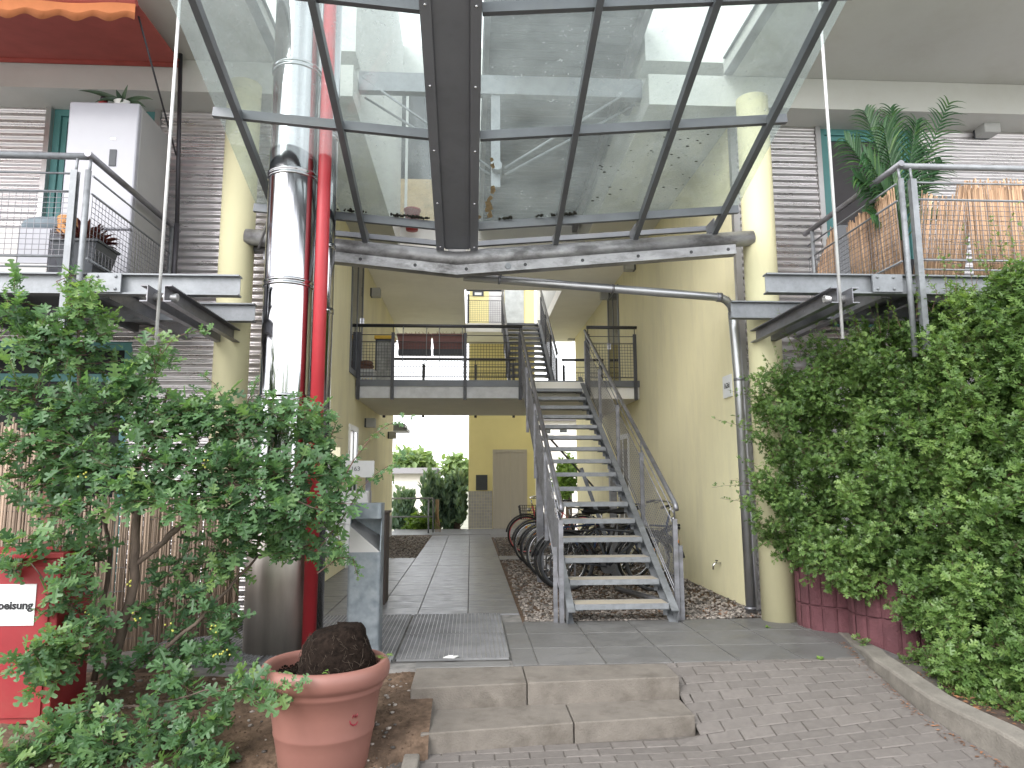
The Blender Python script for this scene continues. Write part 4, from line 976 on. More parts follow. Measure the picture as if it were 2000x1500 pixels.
p = at(133, 425, Y=6.25); m = MB()
for k in range(9):
    m.lathe((p.x, 6.25, 3.50 + k*.019), [(.075, 0), (.083, .009), (.075, .019)], 20)
m.lathe((p.x, 6.25, 3.5), [(0, .001), (.07, .001), (.07, .16), (0, .16)], 16)
tag(m.build("wicker_basket", MT['wicker']), "small orange wicker basket on the drawer cabinet behind the mesh", "basket")
p = at(160, 530, Y=5.85)
t = thing("red_leaf_planter", "dark grey square planter with dark red leaves at the corner of the left balcony", "potted plant", (p.x, 5.86, zf))
m = MB(); cx = p.x
def frustum(m, cx, cy, z0, z1, a, b):
    m.add([(cx-a, cy-a, z0), (cx+a, cy-a, z0), (cx+a, cy+a, z0), (cx-a, cy+a, z0), (cx-b, cy-b, z1), (cx+b, cy-b, z1), (cx+b, cy+b, z1), (cx-b, cy+b, z1)],
          [(0,3,2,1), (4,5,6,7), (0,1,5,4), (1,2,6,5), (2,3,7,6), (3,0,4,7)])
frustum(m, cx, 5.88, zf, zf + .27, .125, .175); frustum(m, cx, 5.88, zf + .27, zf + .29, .19, .19); m.build("pot", MT['darkgrey'], t)
m = MB()
for _ in range(130):
    a = random.random()*6.28; r = random.uniform(.02, .17); b = V(cx + r*.6*math.cos(a), 5.88 + r*.6*math.sin(a), zf + .28)
    e = V(cx + (r+.09)*math.cos(a), 5.88 + (r+.09)*math.sin(a), zf + .30 + random.uniform(0, .19) - (.05 if r > .13 else 0))
    mid = b.lerp(e, .6) + V(0, 0, .05); strap(m, [b.lerp(mid, k).lerp(mid.lerp(e, k), k) for k in np.linspace(0, 1, 5)], .042)
m.build("leaves", MT['redleaf'], t)
p = at(352, 115, Y=6.9); q = at(345, 452, Y=6.9)
m = MB(); m.tube([(q.x, 6.9, 3.86), (p.x, 6.9, 5.68)], .021, 12); m.tube([(q.x, 6.9, 2.99), (q.x, 6.9, 3.87)], .026, 12)
tag(m.build("clamp_pole", MT['post']), "dark upright pole clamped between left balcony rail and upper slab", "pole")
m = MB(); m.tube([at(262, 0, Y=5.75), at(344, 303, Y=6.85)], .009, 8); tag(m.build("awning_crank_rod", MT['post']), "thin slanted black crank rod hanging from the red awning", "rod")
# awning
xr = at(356, 116, Y=6.98).x; xr2 = at(268, 20, Y=5.62).x
t = thing("awning", "red fabric awning with orange scalloped valance over the left balcony", "awning", (-5, 6.3, 5.4))
m = MB(); m.prism([(-8.6, 6.99, 5.62), (xr, 6.99, 5.62), (xr2, 5.62, 5.31), (-8.6, 5.62, 5.31)], (0, 0, .006)); m.build("fabric", MT['awning'], t)
m = MB(); m.tube([(-8.6, 5.60, 5.315), (xr2, 5.60, 5.315)], .03, 10); m.tube([(-8.6, 6.96, 5.61), (xr, 6.96, 5.61)], .035, 10); m.build("rollers", MT['awning'], t)
m = MB(); n = 300; vs = []; fs = []
for i in range(n + 1):
    x = -8.6 + (xr2 + 8.6)*i/n; z = 5.145 + .022*math.sin((xr2 - x)*2*math.pi/.27); yy = 5.585 + .006*math.sin(x*9)
    vs += [(x, yy, 5.31), (x, yy + .004, z + .012), (x, yy, z), (x, yy + .006, 5.31)]
for i in range(n): k = 4*i; fs += [(k, k+4, k+5, k+1), (k+1, k+5, k+6, k+2), (k+2, k+6, k+7, k+3)]
m.add(vs, fs, .5, True); m.build("valance", MT['awningo'], t)

# --- things on the right balcony
p = at(1768, 530, Y=6.25)
t = thing("potted_palm", "green palm with arching fronds on the right balcony behind the corner post", "potted plant", (p.x, 6.25, 3.07))
m = MB(); m.lathe((p.x, 6.25, 3.07), [(0, 0), (.12, 0), (.16, .28), (.15, .28), (0, .26)], 24); m.build("pot", MT['darkgrey'], t)
m = MB(); b = V(p.x, 6.25, 3.32)
m.tube([b, b + V(-.01, 0, .35)], [.03, .02], 8); m.build("stem", MT['bark'], t)
tips = [((1690, 222), 6.0, 1), ((1652, 275), 5.95, 1), ((1740, 215), 6.2, 1), ((1852, 205), 6.3, 1.1), ((1800, 290), 6.3, .8), ((1670, 345), 5.85, .8), ((1838, 320), 6.35, .8), ((1850, 420), 6.25, .6), ((1700, 420), 5.9, .6), ((1725, 250), 5.8, 1), ((1690, 300), 5.7, .9), ((1790, 240), 6.1, 1)]
for i, (tp, yy, ln) in enumerate(tips):
    m = MB(); e = at(*tp, Y=yy); b0 = b + V(0, 0, .25); mid = b0.lerp(e, .55) + V(0, 0, .16)
    cur = [b0.lerp(mid, k).lerp(mid.lerp(e, k), k) for k in np.linspace(0, 1, 28)]
    m.tube(cur, [.009*(1 - .8*k/27) for k in range(28)], 5, tint=.6)
    for k in range(6, 28):
        a = (cur[min(k+1, 27)] - cur[k-1]).normalized(); sd = a.cross(V(0, -1, .25)).normalized()
        for sg in (-1, 1):
            lf = .34*ln*(1 - ((k-14)/18)**2)*random.uniform(.8, 1.1); d = (a*.75 + sd*sg*.8 + V(0, random.uniform(-.2, .2), .1)).normalized()
            q0 = cur[k]; q2 = q0 + d*lf + V(0, 0, -.28*lf); q1 = q0 + d*lf*.5 + V(0, 0, .03)
            strap(m, [q0.lerp(q1, u).lerp(q1.lerp(q2, u), u) for u in np.linspace(0, 1, 5)], .024, (0, -.8, .6), min(1, max(0, random.gauss(.5, .22))))
    m.build("frond", MT['palm'], t)
def reed_screen(label, a, b, z0, za, zb_, lean=0, group="reed screens on the right balcony", mk='reed', step=.0085, jag=.02, name="reed_screen"):
    """vertical reeds from a to b (xy) standing at z0; tops za..zb"""
    a = Vector((a[0], a[1], 0)); b = Vector((b[0], b[1], 0)); n = int((b - a).length/step); m = MB(); dr = (b - a).normalized(); nrm = Vector((-dr.y, dr.x, 0))
    t = thing(name, label, "reed screen", ((a.x+b.x)/2, (a.y+b.y)/2, z0), group)
    for i in range(n):
        k = (i + random.uniform(-.3, .3))/n; p = a.lerp(b, k) + nrm*random.uniform(-.004, .004); h = za + (zb_ - za)*k + random.gauss(0, jag); r = step*random.uniform(.58, .92)
        q = p + dr*lean*(h - z0) + dr*random.uniform(-.012, .012) + nrm*random.uniform(-.006, .006)
        m.tube([(p.x, p.y, z0 + random.uniform(0, .01)), (q.x, q.y, h)], r, 5, True, min(1, max(0, random.gauss(.5, .27))))
    m.build("reeds", MT[mk], t)
    m = MB(); k = 0
    zz = z0 + .12
    while zz < min(za, zb_) - .05:
        m.tube([a + dr*lean*(zz - z0) + Vector((0, 0, zz)) - nrm*.007, b + dr*lean*(zz - z0) + Vector((0, 0, zz)) - nrm*.007], .0022, 4); zz += .19
    m.build("binding_wire", MT['galvw'], t)
zr0 = 3.06
reed_screen("short orange reed screen on the side of the right balcony, next to the wall", (3.72, 7.2), (3.71, 6.72), zr0, 3.55, 3.95)
reed_screen("wide orange reed screen along the side of the right balcony beside the corner post", (3.70, 6.45), (3.70, 5.66), zr0, 3.80, 3.86, lean=-.05)
reed_screen("leaning orange reed screen just right of the balcony corner post", (3.77, 5.64), (4.10, 5.66), zr0, 3.80, 3.74, lean=.18)
reed_screen("narrow tilted orange reed strip between two wider screens on the right balcony front", (4.08, 5.69), (4.26, 5.69), zr0, 3.88, 3.92, lean=.22)
reed_screen("large orange reed screen filling the front of the right balcony at the frame edge", (4.33, 5.66), (6.6, 5.66), zr0, 3.84, 3.98, jag=.025)
reed_screen("tall back reed screen rising up to the right balcony handrail", (4.42, 5.78), (6.6, 5.78), zr0, 3.97, 3.97, jag=.018)

# --- things on the bridge
t = thing("laundry_basket", "white slotted laundry basket with brown cloth at the left end of the bridge", "basket", (-1.75, 12.5, 3.03))
bx0, bx1 = at(683, 740, Y=12.4).x, at(729, 740, Y=12.4).x
m = MB(); n = 9
for sgn, (ya, yb) in ((0, (12.35, 12.36)), (1, (12.68, 12.69))):
    for k in range(n): x = bx0 + (bx1 - bx0)*k/(n-1); m.box(x - .012, x + .012, ya, yb, 3.06, 3.24)
    m.box(bx0 - .01, bx1 + .01, ya, yb, 3.03, 3.08); m.box(bx0 - .01, bx1 + .01, ya, yb, 3.20, 3.27); m.box(bx0 - .01, bx1 + .01, ya, yb, 3.13, 3.15)
m.box(bx0 - .012, bx0 - .004, 12.355, 12.685, 3.03, 3.27); m.box(bx1 + .004, bx1 + .012, 12.355, 12.685, 3.03, 3.27); m.box(bx0, bx1, 12.36, 12.68, 3.031, 3.05)
m.build("basket_body", MT['plaswhite'], t)
m = MB(); m.box(bx0 - .02, bx1 + .02, 12.34, 12.70, 3.27, 3.285); m.build("rim", MT['plaswhite'], t)
m = MB()
for _ in range(7): m.sphere(((bx0+bx1)/2 + random.uniform(-.1, .1), 12.52 + random.uniform(-.06, .06), 3.31 + random.uniform(0, .10)), 1, 12, 7, (.13, .1, .06))
tag(m.build("brown_cloth", mat("brown cloth", (.16, .085, .06), .9, var=.3, scale=20)), "crumpled brown cloth heaped on the white laundry basket", "cloth")
a_, b_ = at(733, 700, Y=12.7), at(768, 700, Y=12.7)
t = thing("tall_crate", "narrow grey cabinet with yellow top on the bridge beside the laundry basket", "cabinet", (a_.x, 12.8, 3.03))
m = MB(); m.box(a_.x + .02, b_.x - .02, 12.7, 13.0, 3.03, 3.86); m.build("body", mat("mottled grey panel", (.36, .36, .33), .6, var=.4, scale=7), t)
m = MB(); rect_frame(m, a_.x, b_.x, 3.03, 3.885, 12.68, 12.70, .025); m.build("front_frame", MT['darkgrey'], t)
m = MB(); m.box(a_.x - .02, b_.x + .02, 12.66, 13.02, 3.89, 3.95); m.build("top", MT['yellowlid'], t)
for i, (xa, xb) in enumerate(((776, 842), (844, 912))):
    p, q = at(xa, 670, Y=12.05), at(xb, 670, Y=12.05)
    t = thing("flower_box", ("left" if i == 0 else "right") + " brown red flower box with withered stems hung inside the bridge railing", "flower box", ((p.x+q.x)/2, 12.1, 3.6), "flower boxes on the bridge railing")
    za, zb2 = at(xa, 683, Y=12.05).z, at(xa, 653, Y=12.05).z
    m = MB(); m.add([(p.x+.03, 12.02, za), (q.x-.01, 12.02, za), (q.x-.01, 12.16, za), (p.x+.03, 12.16, za), (p.x, 12.0, zb2), (q.x, 12.0, zb2), (q.x, 12.18, zb2), (p.x, 12.18, zb2)], [(0,3,2,1),(4,5,6,7),(0,1,5,4),(1,2,6,5),(2,3,7,6),(3,0,4,7)])
    m.box(p.x - .008, q.x + .004, 11.992, 12.188, zb2 - .03, zb2 + .004); m.build("box", MT['flowerbox'], t)
    m = MB(); m.box(p.x + .02, q.x, 12.0, 12.17, za - .09, za - .002); m.build("bracket_tray", MT['darkgrey'], t)
    m = MB()
    for _ in range(40): x = random.uniform(p.x + .03, q.x - .03); m.tube([(x, 12.1, zb2), (x + random.uniform(-.04, .04), 12.1, zb2 + random.uniform(.02, .07))], .002, 4)
    m.build("withered_stems", MT['rust_leaf'], t)
    m = MB(); 
    xs_ = (787, 833) if i == 0 else (858, 903)
    x0_, x1_ = at(xs_[0], 680, Y=11.9).x, at(xs_[1], 680, Y=11.9).x; zt_, zb3 = at(787, 637, Y=11.9).z, at(787, 711, Y=11.9).z
    m.tube([(x0_, 11.99, zt_ - .03), (x0_, 11.93, zt_), (x0_, 11.89, zt_ - .02), (x0_, 11.89, zb3 + .04), (x0_ + .04, 11.89, zb3), (x1_ - .04, 11.89, zb3), (x1_, 11.89, zb3 + .04), (x1_, 11.89, zt_ - .02), (x1_, 11.93, zt_), (x1_, 11.99, zt_ - .03)], .0065, 6)
    m.build("wire_hanger", MT['galv'], t)

# ================================================================== red cabinet, reed fence, terracotta pot
t = thing("red_cabinet", "red metal supply cabinet with white lettered sign, left of the shrub", "cabinet", (-2.9, 4.95, -.2))
xb = at(108, 1250, Y=4.62).x; zt = at(100, 1090, Y=4.62).z; xl = xb - .75
yb0, yb1 = 4.62, 5.02
m = MB(); m.box(xl, xb, yb0, yb1, -.10, zt); m.build("body", MT['redbox'], t, bevel=.006)
m = MB(); m.box(xl - .03, xb + .03, yb0 - .04, yb1 + .03, zt + .001, zt + .035); m.build("lid", MT['redbox'], t, bevel=.006)
m = MB(); m.box(xl + .03, xb - .05, yb0 - .012, yb0 - .001, -.06, zt - .05); f = m.build("door", MT['redbox'], t)
sx1 = at(68, 1180, Y=yb0 - .02).x; z1_, z0_ = at(40, 1141, Y=yb0 - .02).z, at(40, 1222, Y=yb0 - .02).z
m = MB(); m.box(sx1 - .46, sx1, yb0 - .018, yb0 - .0125, z0_, z1_); m.build("sign", MT['sign'], f)
zt_ = at(30, 1183, Y=yb0 - .02).z
text_mesh("sign_lettering", "Einspeisung", .067, MT['signtext'], t, (sx1 - .012, yb0 - .0195, zt_), (1, 0, 0), (0, 0, 1), .001, .0025, 'RIGHT')
for x in (xl + .05, xb - .05): m = MB(); m.box(x - .03, x + .03, yb0 + .05, yb1 - .05, -.5, -.101); m.build("foot", MT['redbox'], t)
m = MB(); m.box(xl + .06, xl + .09, yb0 - .03, yb0 - .013, zt - .45, zt - .33); m.build("handle", MT['blackpaint'], f)

fr = at(478, 1232, Z=0)
reed_screen("weathered reed fence panel in front of the terrace, left part behind the red cabinet", (-6.4, 5.78), (-3.36, 5.80), -.15, 1.82, 1.80, mk='oldreed', group="weathered reed fences", step=.0135, jag=.035, name="reed_fence")
reed_screen("weathered reed fence panel right of the red cabinet, ending at the flue base", (-3.28, 5.86), (-2.05, 6.62), -.05, 1.22, 1.20, mk='oldreed', group="weathered reed fences", step=.0125, jag=.02, name="reed_fence")
m = MB(); m.bar((-3.32, 5.84, -.2), (-3.32, 5.84, 1.75), .07, .05, (0, 1, 0)); tag(m.build("fence_post", mat("rusty brown post", (.15, .07, .05), .8)), "rusty brown post between the two weathered reed fence panels", "post")

PX, PY, PZ0 = -.825, 4.30, -.31
t = thing("terracotta_pot", "large terracotta pot with rolled rim and a drawn smiley face in the left foreground", "plant pot", (PX, PY, PZ0))
prof = [(0, 0), (.245, 0), (.255, .02), (.285, .17), (.298, .225), (.302, .232), (.304, .240), (.3025, .25), (.318, .34), (.335, .43), (.345, .437), (.352, .452), (.352, .465), (.360, .474),
        (.372, .482), (.386, .50), (.392, .53), (.388, .555), (.372, .575), (.352, .578), (.335, .57), (.325, .55), (.32, .50), (.30, .44), (0, .44)]
prof = [(r*.925, z*1.08) for r, z in prof]
m = MB(); m.lathe((PX, PY, PZ0), prof, 72); m.build("pot_body", MT['terra'], t)
m = MB(); n, rr = 30, 12; vs = []; fs = []
for i in range(rr + 1):
    for k in range(n):
        a = 6.283*k/n; q = .30*i/rr; x, y = PX + q*math.cos(a), PY + q*math.sin(a); vs.append((x, y, PZ0 + .545 + .016*vnoise(x, y, 14) + .03*(i/rr)**2*(.5+.5*math.sin(a*2))))
for i in range(rr):
    for k in range(n): fs.append((i*n+k, (i+1)*n+k, (i+1)*n+(k+1) % n, i*n+(k+1) % n))
m.add(vs, fs, .5, True)
for _ in range(420):
    a = random.random()*6.283; q = .29*math.sqrt(random.random()); m.sphere((PX + q*math.cos(a), PY + q*math.sin(a), PZ0 + .555 + random.random()*.012), random.uniform(.003, .010), 5, 3)
m.build("soil", MT['dsoil'], t)
def pot_r(z):
    for (r0, a), (r1, b) in zip(prof[1:], prof[2:]):
        if a <= z <= b and b > a: return r0 + (r1 - r0)*(z - a)/(b - a)
    return .3
def on_pot(px_, py_):
    lo, hi = 3.6, 4.5
    for _ in range(50):
        Y = (lo + hi)/2; p = at(px_, py_, Y=Y); r = math.hypot(p.x - PX, p.y - PY)
        if r > pot_r(p.z - PZ0) + .001: lo = Y
        else: hi = Y
    return p
m = MB()
ln = [on_pot(*q) for q in ((683, 1408), (685, 1414), (690, 1417), (695, 1415), (699, 1409))]; m.tube(ln, [.002, .004, .0045, .004, .0015], 6)
for pts in (((689, 1403), (690, 1396), (692, 1401), (694, 1395), (695, 1402)), ((697, 1401), (698, 1394))):
    m.tube([on_pot(*q) for q in pts], .0026, 6)
m.build("smiley_drawing", MT['marker'], t)
t2 = thing("root_ball", "upturned dark root ball of potting soil lying in the terracotta pot", "root ball", (PX, PY + .03, PZ0 + .55))
m = MB(); n, rr = 40, 22; vs = []; fs = []; bz = PZ0 + .51; bcx = at(655, 1280, Y=PY).x
for i in range(rr + 1):
    k0 = i/rr
    if k0 < .72: q = k0/.72; r = .222*math.sqrt(1 - (.80*q)**2); z = .285*q
    else: q = (k0 - .72)/.28; r = (.133)*(1 - q); z = .285 + .012*math.sin(q*1.57)
    for k in range(n):
        a = 6.283*k/n; wob = 1 + .035*math.sin(3*a + 1) + .03*math.sin(5*a + z*20) + .02*math.sin(11*a - z*50) + random.uniform(-.018, .018)
        vs.append((bcx + r*wob*math.cos(a) - .03*z/.26*0, PY + .03 + r*wob*math.sin(a)*.95, bz + z + (.02*math.cos(a) if k0 > .6 else 0) + random.uniform(-.003, .003)))
for i in range(rr):
    for k in range(n): fs.append((i*n+k, i*n+(k+1) % n, (i+1)*n+(k+1) % n, (i+1)*n+k))
m.add(vs, fs, .5, True); m.build("root_mass", MT['dsoil'], t2)
m = MB()
for _ in range(150):
    a = random.uniform(math.pi*.95, math.pi*2.05); z = random.uniform(.0, .26); pts = []
    da, dzz = random.uniform(-.25, .25), random.uniform(-.06, .06)
    for k in range(5):
        u = k/4; zz = min(.27, max(0, z + dzz*u + random.uniform(-.006, .006))); r = .2225*math.sqrt(1 - (.80*zz/.285)**2) + random.uniform(0, .006); aa = a + da*u
        pts.append((bcx + r*math.cos(aa), PY + .03 + r*math.sin(aa)*.95, bz + zz))
    m.tube(pts, random.uniform(.0006, .0013), 3, False)
m.build("fine_roots", mat("pale root", (.06, .042, .03), .9), t2)["kind"] = 'stuff'

# ================================================================== maroon planter rings
def planter(label, cx, cy, r, h, nb, z0=-.12):
    t = thing("planter_ring", label, "planter", (cx, cy, z0), "maroon concrete planter rings")
    for c in range(2):
        za = z0 + c*h/2; m = MB()
        for k in range(nb):
            a0 = 6.283*k/nb + .012; a1 = 6.283*(k+1)/nb - .012; vs = []
            nn = 5
            for zz in (za + .004, za + .012, za + h/2 - .012, za + h/2 - .004):
                rr = r - (.008 if zz in (za + .004, za + h/2 - .004) else 0)
                for j in range(nn + 1):
                    a = a0 + (a1 - a0)*j/nn; e = .010 if j in (0, nn) else 0
                    vs.append((cx + (rr - e)*math.cos(a), cy + (rr - e)*math.sin(a), zz))
            w_ = nn + 1; fs = [(i*w_+j, i*w_+j+1, (i+1)*w_+j+1, (i+1)*w_+j) for i in range(3) for j in range(nn)]
            m.add(vs, fs, None, False)
        m.lathe((cx, cy, 0), [(r - .02, za), (r - .02, za + h/2), (r - .09, za + h/2), (r - .09, za)], 40)
        m.build("block_course", MT['maroon'], t)
    m = MB(); m.lathe((cx, cy, z0), [(r - .08, h - .05), (0, h - .03)], 24); m.build("soil", MT['soil'], t)
planter("maroon ribbed concrete planter ring next to the right yellow column", 3.40, 6.55, .37, .66, 18)
planter("maroon ribbed concrete planter ring nearer the kerb, under the hedge", 3.62, 5.98, .39, .66, 18)
planter("maroon ribbed concrete planter ring hidden deepest under the hedge on the right", 4.35, 5.9, .38, .62, 18)

# ================================================================== bicycles
def bicycle(label, frame_m, x, y, lean, rz=0.0, tyre='black', basket=False, rim='chrome', fork_m=None, group="bicycles parked under the stairs", saddle_h=.95):
    t = local_thing("bicycle", label, "bicycle", (x, y, .0), group, rz, lean)
    R = .345
    def wheel(wx):
        m = MB(); vs = []; 
        m.tube([(wx + R*.955*math.cos(a), 0, R + R*.955*math.sin(a)) for a in np.linspace(0, 6.2832, 37)], .019, 8, False)
        o = m.build("wheel", MT[tyre], t)
        m = MB(); m.tube([(wx + R*.90*math.cos(a), 0, R + R*.90*math.sin(a)) for a in np.linspace(0, 6.2832, 37)], .010, 6, False); m.build("rim", MT[rim], o)
        m = MB()
        for k in range(18):
            a = 6.283*k/18; m.tube([(wx, (.02 if k % 2 else -.02), R), (wx + R*.89*math.cos(a), 0, R + R*.89*math.sin(a))], .0013, 3, False)
        m.tube([(wx, -.045, R), (wx, .045, R)], .018, 8); m.build("spokes", MT['chrome'], o)
        m = MB(); m.tube([(wx + (R+.025)*math.cos(a), 0, R + (R+.025)*math.sin(a)) for a in np.linspace(.2 if wx > 0 else .55, 3.0 if wx < 0 else 2.9, 16)], .018, 6, True); m.build("mudguard", MT['blackpaint'], t)
    wheel(-.53); wheel(.53)
    hd, bb, st = V(-.40, 0, .80), V(.02, 0, .29), V(.16, 0, .74)
    hd2 = V(-.37, 0, .70)
    m = MB(); m.tube([V(-.41, 0, .86), V(-.355, 0, .64)], .019, 10); m.tube([hd2, st], .014, 8); m.tube([V(-.36, 0, .66), bb], .017, 8); m.tube([bb, st], .016, 8)
    for s in (-.05, .05): m.tube([bb, V(.53, s, R)], .009, 6); m.tube([st, V(.53, s, R)], .008, 6)
    m.build("frame", MT[frame_m], t)
    m = MB()
    for s in (-.045, .045): m.tube([V(-.352, s*.6, .66), V(-.36, s, .62), V(-.53, s, R)], .010, 6)
    m.build("fork", MT[fork_m or frame_m], t)
    m = MB(); m.tube([V(-.41, 0, .86), V(-.435, 0, .98)], .012, 8); m.tube([V(-.20, -.29, 1.0), V(-.34, -.27, 1.03), V(-.45, -.10, 1.02), V(-.45, .10, 1.02), V(-.34, .27, 1.03), V(-.20, .29, 1.0)], .011, 8); b = m.build("handlebar", MT['blackpaint' if rim == 'darkgrey' else 'chrome'], t)
    for s in (-1, 1): m = MB(); m.tube([V(-.18, .292*s, .997), V(-.31, .277*s, 1.025)], .017, 8); m.tube([V(-.36, .24*s, 1.01), V(-.29, .27*s, .985)], .006, 5); m.build("grip", MT['black'], b)
    m = MB(); m.tube([st, V(.19, 0, saddle_h - .05)], .013, 8); m.build("seat_post", MT['chrome'], t)
    m = MB(); m.sphere((.22, 0, saddle_h), 1, 14, 7, (.12, .075, .035)); m.sphere((.10, 0, saddle_h), 1, 10, 6, (.10, .025, .025)); m.build("saddle", MT['black'], t)
    m = MB(); m.tube([V(.02, -.05, .29), V(.02, -.07, .29)], .09, 20); m.tube([V(.02, -.07, .29), V(.02, .09, .29)], .016, 8); m.tube([V(.02, -.08, .29), V(.10, -.09, .15)], .009, 6); m.tube([V(.02, .08, .29), V(-.06, .09, .43)], .009, 6)
    m.box(.06, .15, -.17, -.085, .135, .155); m.box(-.11, -.02, .085, .17, .42, .44); m.build("crank", MT['blackpaint'], t)
    m = MB(); m.bar((.33, -.06, .72), (.78, -.06, .72), .008, .008); m.bar((.33, .06, .72), (.78, .06, .72), .008, .008)
    for q in (.35, .5, .65, .77): m.bar((q, -.06, .72), (q, .06, .72), .008, .008)
    for s in (-.06, .06): m.tube([V(.62, s, .72), V(.53, s, R)], .005, 5)
    m.build("luggage_rack", MT['blackpaint'], t)
    m = MB(); m.sphere((-.47, 0, .80), .035, 10, 6); m.build("front_lamp", MT['chrome'], t)
    m = MB(); m.box(-.53 - .02, -.53 + .02, -.012, .012, R + .12, R + .16); m.build("reflector", MT['orange'], t)
    if basket:
        m = MB(); c0 = V(-.62, 0, .86)
        for q in np.linspace(0, 1, 6):
            z = .72 + .22*q; w_ = .13 + .03*q
            m.tube([(-.62 - w_, -w_, z), (-.62 + w_*.8, -w_, z), (-.62 + w_*.8, w_, z), (-.62 - w_, w_, z), (-.62 - w_, -w_, z)], .003, 4)
        for k in range(9):
            u = -1 + 2*k/8; m.tube([(-.62 - .13, .13*u, .72), (-.62 - .16, .16*u, .94)], .0022, 4); m.tube([(-.62 + .104, .13*u, .72), (-.62 + .128, .16*u, .94)], .0022, 4); m.tube([(-.62 + .117*u - .013, -.13, .72), (-.62 + .144*u - .016, -.16, .94)], .0022, 4); m.tube([(-.62 + .117*u - .013, .13, .72), (-.62 + .144*u - .016, .16, .94)], .0022, 4)
        m.build("basket", MT['blackpaint'], t)
    return t
bx = 1.66
bicycle("black bicycle nearest the staircase foot, front wheel closest to the gravel edge", 'blackpaint', bx, 9.05, .10, .06)
bicycle("dark blue bicycle second from the staircase foot, parked under the treads", 'blue', bx - .03, 9.75, -.08, .03)
bicycle("black bicycle with orange reflector in the middle of the row under the stairs", 'blackpaint', bx - .06, 10.55, .07, -.02)
bicycle("dark bicycle with wire basket, its large front wheel reaching out left of the stairs", 'blackpaint', bx - .10, 11.45, -.06, .02, basket=True)
bicycle("bright pink bicycle farthest back by the lift door", 'pink', bx - .10, 13.3, .05, 0, rim='pink', fork_m='silver')
bicycle("dark grey bicycle facing right, its front wheel showing behind the right stair railing", 'darkgrey', 1.70, 8.75, .10, math.pi - .15, rim='darkgrey')
bicycle("dark bicycle leaning by the right yellow wall behind the staircase", 'blue', 2.35, 9.9, -.1, math.pi + .1)
m = MB()
m.tube([(1.15, 8.75, .06), (1.15, 12.2, .06)], .03, 10); m.tube([(2.1, 7.6, .05), (1.75, 8.6, .05)], .03, 10)
for k in range(6):
    y = 8.95 + k*.55
    for s in (-.04, .04): m.tube([(1.0, y + s, .05), (1.0, y + s, .35), (1.3, y + s, .35), (1.3, y + s, .05)], .009, 6)
tag(m.build("bicycle_rack", MT['galvw']), "low tubular steel bicycle rack on the gravel under the stairs", "bicycle rack")
# ================================================================== vegetation
HALF = np.array([(0, .012), (.16, .02), (.26, .20), (.36, .33), (.42, .30), (.40, .12), (.52, .12), (.62, .40), (.72, .42), (.76, .34), (.70, .10), (.82, .10), (.90, .22), (.97, .15), (1.0, 0)])
SIMPLE = np.array([(0, .01), (.2, .2), (.5, .30), (.8, .18), (1, 0)])
class Leaves:
    def __init__(s): s.v = []; s.f = []; s.t = []; s.n = 0
    def add(s, pos, axis, normal, size, tint, half=HALF, fold=.25, droop=.25):
        a = np.asarray(axis, float); a = a/ (np.linalg.norm(a) + 1e-9); n = np.asarray(normal, float); n = n - a*n.dot(a); l = np.linalg.norm(n)
        if l < 1e-5: n = np.array([0, 0, 1.]); n = n - a*n.dot(a); l = np.linalg.norm(n) + 1e-9
        n /= l; b = np.cross(n, a); k = len(half); x = half[:, 0]; y = half[:, 1]
        zz = fold*y - droop*x**2
        P = np.asarray(pos, float); up = P + size*(np.outer(x, a) + np.outer(y, b) + np.outer(zz, n)); dn = P + size*(np.outer(x, a) - np.outer(y, b) + np.outer(zz, n))
        # closed halves share the midrib end points
        mid0 = P; mid1 = P + size*(a - droop*n)
        vs = [mid0] + list(up[:-1]) + [mid1] + list(dn[:-1]); o = s.n
        s.v.extend([tuple(q) for q in vs]); s.t.extend([tint]*len(vs))
        s.f.append(tuple([o] + [o + 1 + i for i in range(k - 1)] + [o + k])); s.f.append(tuple([o, o + k] + [o + 2*k - 1 - i for i in range(k - 1)]))
        s.n += len(vs)
    def build(s, name, material, parent):
        me = bpy.data.meshes.new(name); off = np.array(W[parent.name]); me.from_pydata((np.array(s.v) - off).tolist(), [], s.f)
        a = me.attributes.new("tint", 'FLOAT', 'POINT'); a.data.foreach_set("value", s.t); me.materials.append(material); me.update()
        o = bpy.data.objects.new(name, me); COL.objects.link(o); o.parent = parent; W[o.name] = W[parent.name]; return o
rng = np.random.default_rng(11)
def rv(): 
    v = rng.normal(size=3); return v/np.linalg.norm(v)
def twig_leaves(lv, mbt, p0, p1, nodes, size, tint0, per=2, half=HALF, nrm=(0, -.45, .85), sag=.0, tr=.0022, tipbright=.25, spread=.9):
    p0 = np.array(p0); p1 = np.array(p1); d = p1 - p0; L = np.linalg.norm(d); d = d/(L + 1e-9); mid = (p0 + p1)/2 + rv()*L*.10 + np.array([0, 0, sag*L])
    f = lambda u: (1-u)**2*p0 + 2*u*(1-u)*mid + u*u*p1
    if mbt is not None: mbt.tube([f(u) for u in (0, .25, .5, .75, 1)], [tr, tr*.9, tr*.75, tr*.6, tr*.4], 4, False)
    for i in range(nodes):
        u = .18 + .82*(i + rng.random()*.5)/nodes; p = f(min(u, 1))
        for _ in range(per):
            ax = d*.45 + rv()*spread + np.array([0, -.12, .05]); n = np.array(nrm) + rv()*.55
            lv.add(p + ax*.006, ax, n, size*rng.uniform(.5, 1.3), float(np.clip(tint0 + rng.normal()*.21 + tipbright*(u - .5), 0, 1)), half, rng.uniform(.1, .4), rng.uniform(.0, .35))

